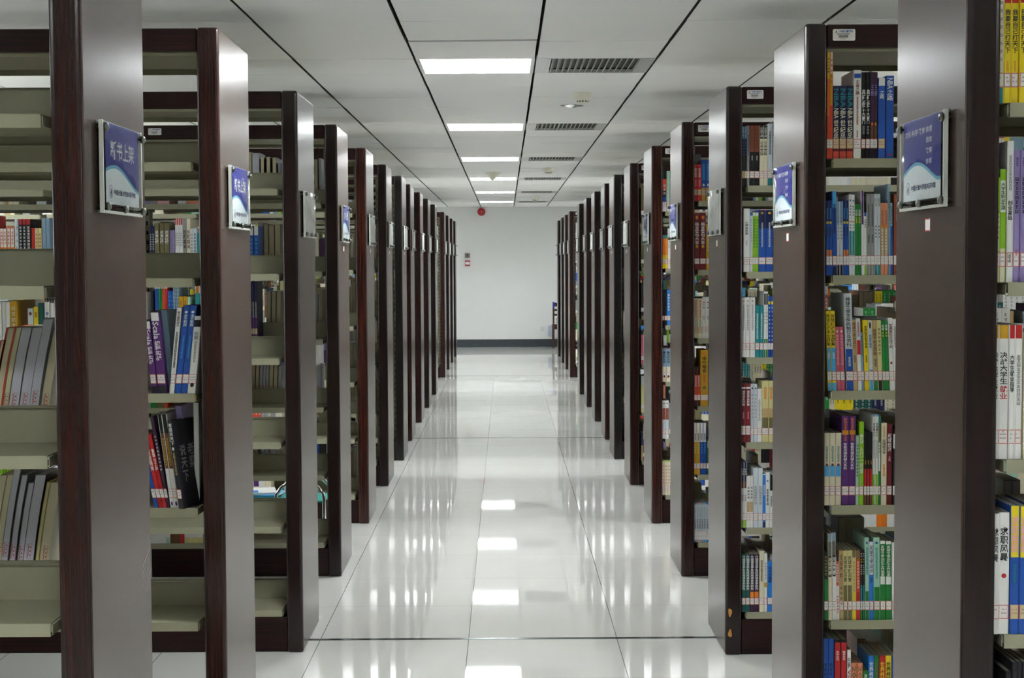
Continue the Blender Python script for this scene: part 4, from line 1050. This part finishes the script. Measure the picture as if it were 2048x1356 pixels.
# ------------------------------------------------------------------ the room
CZ = 2.637; YW = 29.2; YB = -4.6; XW = 5.25
def room():
    b = MB(); b.face([(-XW, YB, 0), (XW, YB, 0), (XW, YW, 0), (-XW, YW, 0)], FLOOR); link('floor', b.mesh('floor'), kind='structure')
    def wall(nm, x0, x1, y0, y1):
        b = MB(); b.box(x0, x1, y0, y1, 0, CZ + 0.12, WALL); link(nm, b.mesh(nm), kind='structure')
    wall('wall_back', -XW - .1, XW + .1, YW, YW + 0.1); wall('wall_front', -XW - .1, XW + .1, YB - 0.1, YB)
    fill_wins = [(YB + 1.4 + 3.72 * n, YB + 4.2 + 3.72 * n) for n in range(2, 8)]      # unseen windows, added in both side walls to brighten the ceiling
    num = 1
    for nm, x0, x1 in (('wall_left', -XW - 0.1, -XW), ('wall_right', XW, XW + 0.1)):
        b = MB(); b.box(x0, x1, YB, YW, 0, 0.9, WALL); b.box(x0, x1, YB, YW, 2.45, CZ + 0.12, WALL); y = YB
        for ya, yb in fill_wins: b.box(x0, x1, y, ya, 0.9, 2.45, WALL); y = yb
        b.box(x0, x1, y, YW, 0.9, 2.45, WALL); link(nm, b.mesh(nm), kind='structure')
        for ya, yb in fill_wins:
            b = MB(); xm = (x0 + x1) / 2
            for c, d, e, f in ((ya, yb, 0.9, 0.95), (ya, yb, 2.40, 2.45), (ya, ya + 0.05, 0.95, 2.40), (yb - 0.05, yb, 0.95, 2.40), ((ya + yb) / 2 - 0.025, (ya + yb) / 2 + 0.025, 0.95, 2.40)): b.box(xm - 0.03, xm + 0.03, c, d, e, f, WHITE)
            wo = link('fill_window_%d' % num, b.mesh('fill_window'), kind='structure'); num += 1
            b = MB(); b.face([(xm, ya + .05, 0.95), (xm, yb - .05, 0.95), (xm, yb - .05, 2.4), (xm, ya + .05, 2.4)], ACRY); link('fill_pane', b.mesh('fill_pane'), wo)
    b = MB(); b.box(-XW, XW, YW - 0.012, YW, 0, 0.145, BASE); link('baseboard_back', b.mesh('baseboard_back'), kind='structure')
    for n, y in enumerate((6.52, 14.06, 21.8)):
        b = MB(); b.box(-XW, XW, y - (0.014 if n == 0 else 0.010), y + (0.014 if n == 0 else 0.010), 0, 0.0012, mat('floor_strip_metal', (0.10, 0.12, 0.13), 0.12, 0.7)); link('trim_%d' % (n + 1), b.mesh('trim'), kind='structure')
    # ceiling: enamelled panels laid in strips, with open joints along the strips
    X0 = 0.16; PX = 0.6185; Y0 = 7.97; PY = 0.62; g = 0.007; gy = 0.0008
    rnd = random.Random(5); b = MB(); lamps = []; vents = []
    i0 = int(math.floor((-XW - X0) / PX)); i1 = int(math.ceil((XW - X0) / PX)); j0 = int(math.floor((YB - Y0) / PY)); j1 = int(math.ceil((YW - Y0) / PY))
    zof = {}
    for i in range(i0, i1):
        for j in range(j0, j1):
            xa = max(X0 + i * PX, -XW); xb = min(X0 + (i + 1) * PX, XW); ya = max(Y0 + j * PY, YB); yb = min(Y0 + (j + 1) * PY, YW)
            if xb - xa < 0.02 or yb - ya < 0.02: continue
            if j % 6 == 0 and (i + 1) % 5 == 0 and j >= -12: lamps.append((xa, ya)); continue  # nearest lamp row is unseen, added to brighten the first bookcases
            if j % 6 == 0 and i % 5 == 0: vents.append((xa, ya)); continue
            dz = [rnd.uniform(-0.0016, 0.0016) for _ in range(4)]; gx0 = g + rnd.uniform(-.001, .001); gx1 = g + rnd.uniform(-.001, .001)
            g4 = [gy] * 4
            if (i, j) == (-1, -2): g4 = [gy, gy, 0.026, 0.008]; dz = [0, 0.0, 0.006, 0.004]
            P = [(xa + gx0, ya + g4[0], CZ + dz[0]), (xb - gx1, ya + g4[1], CZ + dz[1]), (xb - gx1, yb - g4[2], CZ + dz[2]), (xa + gx0, yb - g4[3], CZ + dz[3])]
            b.face(P[::-1], CEIL)
            for a in range(4):
                p, q = P[a], P[(a + 1) % 4]; b.face([p, q, (q[0], q[1], CZ + 0.02), (p[0], p[1], CZ + 0.02)], JOINT_SHADE if a % 2 or (i, j) == (-1, -2) else CEIL)
    b.face([(-XW, YB, CZ + 0.11), (-XW, YW, CZ + 0.11), (XW, YW, CZ + 0.11), (XW, YB, CZ + 0.11)], VOID)
    link('ceiling', b.mesh('ceiling'), kind='structure')
    def lamp_frame():
        b = MB(); W_ = PX - 0.008; L_ = PY - 0.006; e = 0.020
        for x0, x1, y0, y1 in ((0, W_, 0, e * 0.5), (0, W_, L_ - e * 0.5, L_), (0, e, e * .5, L_ - e * .5), (W_ - e, W_, e * .5, L_ - e * .5)): b.box(x0, x1, y0, y1, 0, 0.066, WHITE)
        b.box(0, W_, 0, L_, 0.066, 0.070, VOID); return b.mesh('frame')
    def diff():
        b = MB(); W_ = PX - 0.008; L_ = PY - 0.006; b.face([(0.02, 0.01, 0.062), (0.02, L_ - 0.01, 0.062), (W_ - 0.02, L_ - 0.01, 0.062), (W_ - 0.02, 0.01, 0.062)], GLOW); return b.mesh('diffuser')
    def louv():
        b = MB(); W_ = PX - 0.008; L_ = PY - 0.006
        for k in (1, 2, 3): x = 0.02 + (W_ - 0.04) * k / 4; b.box(x - 0.0015, x + 0.0015, 0.010, L_ - 0.010, 0.002, 0.046, LOUV)
        for k in range(1, 6): y = 0.01 + (L_ - 0.02) * k / 6; b.box(0.02, W_ - 0.02, y - 0.0012, y + 0.0012, 0.004, 0.044, LOUV)
        return b.mesh('louvre')
    lf, ld, ll = lamp_frame(), diff(), louv()
    for x, y in lamps:
        n = int(round((y - Y0) / (6 * PY))); c = int(round((x - X0 + PX) / (5 * PX)))
        nth = ORD[n + 1] if n >= 0 else ORD[-n]; where = {-1: 'over the left bookcases', 0: 'over the aisle', 1: 'over the right bookcases'}.get(c, 'at the side')
        lab = 'square recessed ceiling lamp %s, %s %s the camera' % (where, nth, 'ahead of' if n >= 0 else 'behind')
        r = root('ceiling_lamp', (x + 0.004, y + 0.003, CZ), label=lab, cat='ceiling lamp', group='recessed ceiling lamps')
        link('frame', lf, r); link('diffuser', ld, r); link('louvre', ll, r)
    def vent_frame():
        b = MB(); W_ = PX - 0.008; L_ = PY - 0.006
        b.box(0, 0.055, 0, L_, 0, 0.02, WHITE); b.box(0.055, 0.075, 0.01, L_ - .01, -0.001, 0.02, WHITE); b.box(W_ - 0.075, W_, 0, L_, 0, 0.02, VENTM)
        b.box(0.055, W_ - 0.075, 0, 0.012, 0, 0.02, WHITE); b.box(0.055, W_ - 0.075, L_ - 0.012, L_, 0, 0.02, WHITE); b.box(0.055, W_ - 0.075, 0.012, L_ - 0.012, 0.026, 0.028, mat('duct_grey', (0.12, 0.12, 0.11), 0.7)); return b.mesh('frame')
    def vent_slats():
        b = MB(); W_ = PX - 0.008; L_ = PY - 0.006
        for k in range(14):
            x = 0.082 + k * (W_ - 0.165) / 14
            b.prism([(x, 0.0), (x + 0.003, 0.0), (x + 0.022, 0.024), (x + 0.019, 0.024)], 0.012, L_ - 0.012, VENTM, axis='y')
        return b.mesh('slats')
    vf, vs = vent_frame(), vent_slats()
    for x, y in vents:
        n = int(round((y - Y0) / (6 * PY))); c = int(round((x - X0) / (5 * PX)))
        nth = ORD[n + 1] if n >= 0 else ORD[-n]; where = {-1: 'over the left bookcases', 0: 'right of the aisle lamps', 1: 'over the right bookcases'}.get(c, 'at the side')
        lab = 'slatted ceiling air vent %s, %s %s the camera' % (where, nth, 'ahead of' if n >= 0 else 'behind')
        r = root('air_vent', (x + 0.004, y + 0.003, CZ), label=lab, cat='air vent', group='ceiling air vents')
        link('frame', vf, r); link('slats', vs, r)
    # smoke detectors
    for n, y in enumerate((9.62, 17.25, 24.9)):
        r = root('smoke_detector', (0.48, y, CZ), label='round ivory smoke detector, %s from the camera' % ORD[n + 1], cat='smoke detector', group='smoke detectors')
        b = MB(); b.lathe([(0.058, 0), (0.061, -0.004), (0.060, -0.028), (0.052, -0.038), (0.038, -0.042)], PLAST, 32); link('base', b.mesh('base', False), r)
        b = MB(); b.lathe([(0.037, -0.042), (0.036, -0.058), (0.030, -0.062), (0.005, -0.064)], PLAST, 28)
        link('sensor_head', b.mesh('sensor_head'), r)
        b = MB()
        for k in range(12):
            a = 2 * PI * k / 12; cx, cy = 0.0372 * math.cos(a), 0.0372 * math.sin(a); tx_, ty = -math.sin(a) * 0.0052, math.cos(a) * 0.0052
            b.face([(cx - tx_, cy - ty, -0.055), (cx + tx_, cy + ty, -0.055), (cx + tx_, cy + ty, -0.047), (cx - tx_, cy - ty, -0.047)], VOID)
        link('vent_slot_ring', b.mesh('vent_slot_ring'), r)
    b = MB(); b.lathe([(0.075, 0.0), (0.077, -0.003), (0.046, -0.006), (0.030, -0.012), (0.012, -0.016)], CHROME, 28)
    link('sprinkler', b.mesh('sprinkler', True), None, (0.445, 10.35, CZ), label='flat chrome sprinkler rose behind the nearest smoke detector', cat='sprinkler')
    b = MB(); b.lathe([(0.105, 0), (0.105, -0.004), (0.060, -0.035), (0.018, -0.088), (0.004, -0.094)], PLAST, 32)
    link('antenna', b.mesh('antenna', True), None, (-0.145, 18.0, CZ), label='ivory cone-shaped antenna hanging from the ceiling over the aisle', cat='antenna')
    # fittings on the end wall
    red = mat('alarm_red', hx('a82030'), 0.35)
    r = root('fire_bell', (-0.449, YW, 2.545), label='round red fire bell high on the end wall', cat='fire bell')
    b = MB(); b.lathe([(0.074, 0.0), (0.076, -0.02), (0.068, -0.038), (0.045, -0.050), (0.012, -0.054)], red, 32, axis='y'); link('gong', b.mesh('gong', True), r)
    b = MB(); b.lathe([(0.014, -0.052), (0.013, -0.060), (0.002, -0.062)], mat('brass', (0.55, 0.42, 0.16), 0.3, 0.9), 16, axis='y'); link('centre_bolt', b.mesh('centre_bolt'), r)
    r = root('wall_speaker', (-0.716, YW, 1.727), label='small square grey box on the end wall above the alarm button', cat='alarm box')
    b = MB(); b.box(-0.048, 0.048, -0.03, 0, -0.045, 0.045, mat('box_grey', (0.22, 0.20, 0.19), 0.5)); link('housing', bevel(b.mesh('housing'), 0.005), r)
    b = MB(); b.box(-0.018, 0.012, -0.033, -0.03, -0.025, 0.028, mat('box_dark', (0.07, 0.06, 0.06), 0.4)); link('front_plate', b.mesh('front_plate'), r)
    r = root('fire_alarm_button', (-0.716, YW, 1.582), label='red manual fire alarm box with a white face on the end wall', cat='fire alarm')
    b = MB(); b.box(-0.048, 0.048, -0.035, 0, -0.050, 0.050, red); link('housing', bevel(b.mesh('housing'), 0.006), r)
    b = MB(); b.box(-0.042, 0.042, -0.038, -0.035, -0.026, 0.026, mat('face_white', (0.75, 0.75, 0.78), 0.4)); link('push_plate', b.mesh('push_plate'), r)
    r = root('power_outlet', (0.690, YW, 0.345), label='white power outlet low on the end wall left of the chair', cat='power outlet')
    b = MB(); b.box(-0.043, 0.043, -0.010, 0, -0.043, 0.043, mat('outlet_white', (0.66, 0.68, 0.66), 0.4)); link('cover_plate', bevel(b.mesh('cover_plate'), 0.003), r)
    b = MB()
    for x, z in ((-.012, -.012), (.012, -.012), (-.010, .014), (.010, .014)): b.box(x - .0025, x + .0025, -0.0106, -0.010, z - .006, z + .006, VOID)
    link('socket_holes', b.mesh('socket_holes'), r)

def chair():
    cw = mat('chair_wood', (0.055, 0.022, 0.016), 0.35); x0 = 0.865; x1 = 1.285; yb = 28.62; yf = 29.02
    r = root('wooden_chair', ((x0 + x1) / 2, 28.8, 0), label='dark wooden ladder-back chair against the end wall', cat='chair'); xm = (x0 + x1) / 2; ym = 28.8
    def bx(nm, a, b_, c, d, e, f, m=cw):
        b = MB(); b.box(a - xm, b_ - xm, c - ym, d - ym, e, f, m); return link(nm, bevel(b.mesh(nm), 0.004), r)
    for x in (x0, x1 - 0.034):
        bx('leg', x, x + 0.034, yb, yb + 0.034, 0, 0.86); bx('leg', x, x + 0.034, yf - 0.034, yf, 0, 0.42)
    bx('seat', x0 - 0.005, x1 + 0.005, yb + 0.034, yf + 0.01, 0.41, 0.435); bx('seat_rail', x0 + 0.034, x1 - 0.034, yb + 0.005, yb + 0.03, 0.35, 0.41)
    for z0, z1 in ((0.775, 0.845), (0.69, 0.73), (0.60, 0.64)): bx('back_slat', x0 + 0.034, x1 - 0.034, yb + 0.008, yb + 0.024, z0, z1)
    b = MB(); b.prism([(0, 0), (0.028, 0.05), (0.034, 0.12), (0.006, 0.125), (-0.004, 0.06)], 0, 0.012, mat('blue_cloth', hx('2838b0'), 0.8), axis='y')
    link('cloth', b.mesh('cloth'), None, (x0 + 0.004, yb - 0.0125, 0.735), label='small blue cloth hanging on the chair back', cat='cloth')
    b = MB(); m = mat('thin_plastic', (0.75, 0.78, 0.8), 0.25); bsdf(m).inputs['Alpha'].default_value = 0.5
    b.lathe([(0.05, 0.0), (0.095, 0.03), (0.10, 0.09), (0.07, 0.14), (0.03, 0.165), (0.045, 0.18)], m, 14)
    for i, v in enumerate(b.v): b.v[i] = (v[0] * (1 + 0.12 * math.sin(i * 2.1)), v[1] * (1 + 0.12 * math.cos(i * 1.7)), v[2])
    link('plastic_bag', b.mesh('plastic_bag', True), None, (x0 + 0.16, 28.84, 0.436), label='crumpled clear plastic bag on the chair seat', cat='plastic bag')
    b = MB(); b.box(-0.05, 0.05, -0.04, 0, -0.10, 0.10, mat('pale_blue_plastic', (0.42, 0.47, 0.58), 0.4))
    link('switch_box', bevel(b.mesh('switch_box'), 0.006), None, (0.845, YW, 0.30), label='pale blue box low on the end wall behind the chair', cat='switch box')

def trolley():
    """low book trolley with chrome hoops, teal tray and magazines, in the gap behind the fourth left bookcase"""
    x0, x1, y0, y1 = -1.56, -1.0, 8.52, 8.84; r = root('book_trolley', ((x0 + x1) / 2, 8.7, 0), label='low chrome-hooped trolley with teal tray between the fourth and fifth left bookcases', cat='trolley'); xm = (x0 + x1) / 2; ym = 8.7
    teal = mat('teal_enamel', hx('3c9c90'), 0.35)
    for y in (y0 + 0.012, y1 - 0.012):
        hl, hr, hz, rr = x0 + 0.28 - xm, x1 - 0.012 - xm, 0.385, 0.10
        pts = [(hl, y - ym, 0.11), (hl, y - ym, 0.2)] + [(hl + rr - rr * math.cos(g * PI / 16), y - ym, hz - rr + rr * math.sin(g * PI / 16)) for g in range(9)]
        pts += [(hr - rr + rr * math.sin(g * PI / 16), y - ym, hz - rr + rr * math.cos(g * PI / 16)) for g in range(9)] + [(hr, y - ym, 0.2), (hr, y - ym, 0.11)]
        b = MB(); b.tube(pts, 0.011, CHROME, 12); link('hoop', b.mesh('hoop', True), r)
    for z in (0.10, 0.275):
        b = MB(); b.box(x0 + .01 - xm, x1 - .01 - xm, y0 - ym, y1 - ym, z, z + 0.008, teal); link('tray', b.mesh('tray'), r)
    for x in (x0 + 0.02, x1 - 0.02):
        for y in (y0, y1):
            b = MB(); b.lathe([(0.024, -0.008), (0.025, 0), (0.024, 0.008)], mat('rubber', (0.03, 0.03, 0.03), 0.6), 16, (x - xm, y - ym, 0.025), axis='x'); link('caster', b.mesh('caster'), r)
    for n, (c, dx, a) in enumerate((('pale', 0.0, 0.05), ('sky', 0.02, -0.12), ('white', -0.01, 0.2))):
        b = MB(); b.box(-0.12, 0.12, -0.105, 0.105, 0, 0.011, pal(c)); b.box(-0.119, 0.121, -0.104, 0.104, 0.001, 0.010, PAPERG)
        b.box(-0.10, 0.02, -0.08, 0.0, 0.011, 0.0114, pal('azure'))
        link('magazine', b.mesh('magazine'), None, (x0 + 0.145 + dx, ym, 0.284 + n * 0.0118), a, label='%s magazine on the low trolley, %s of its stack' % (WORD[c], ('bottom', 'middle', 'topmost')[n]), cat='magazine', group='magazines on the trolley')

room()
chair()
trolley()
for side in 'LR':
    for k in range(1, 16): bookcase(side, k)
ends = place_books()
packed_books(ends)
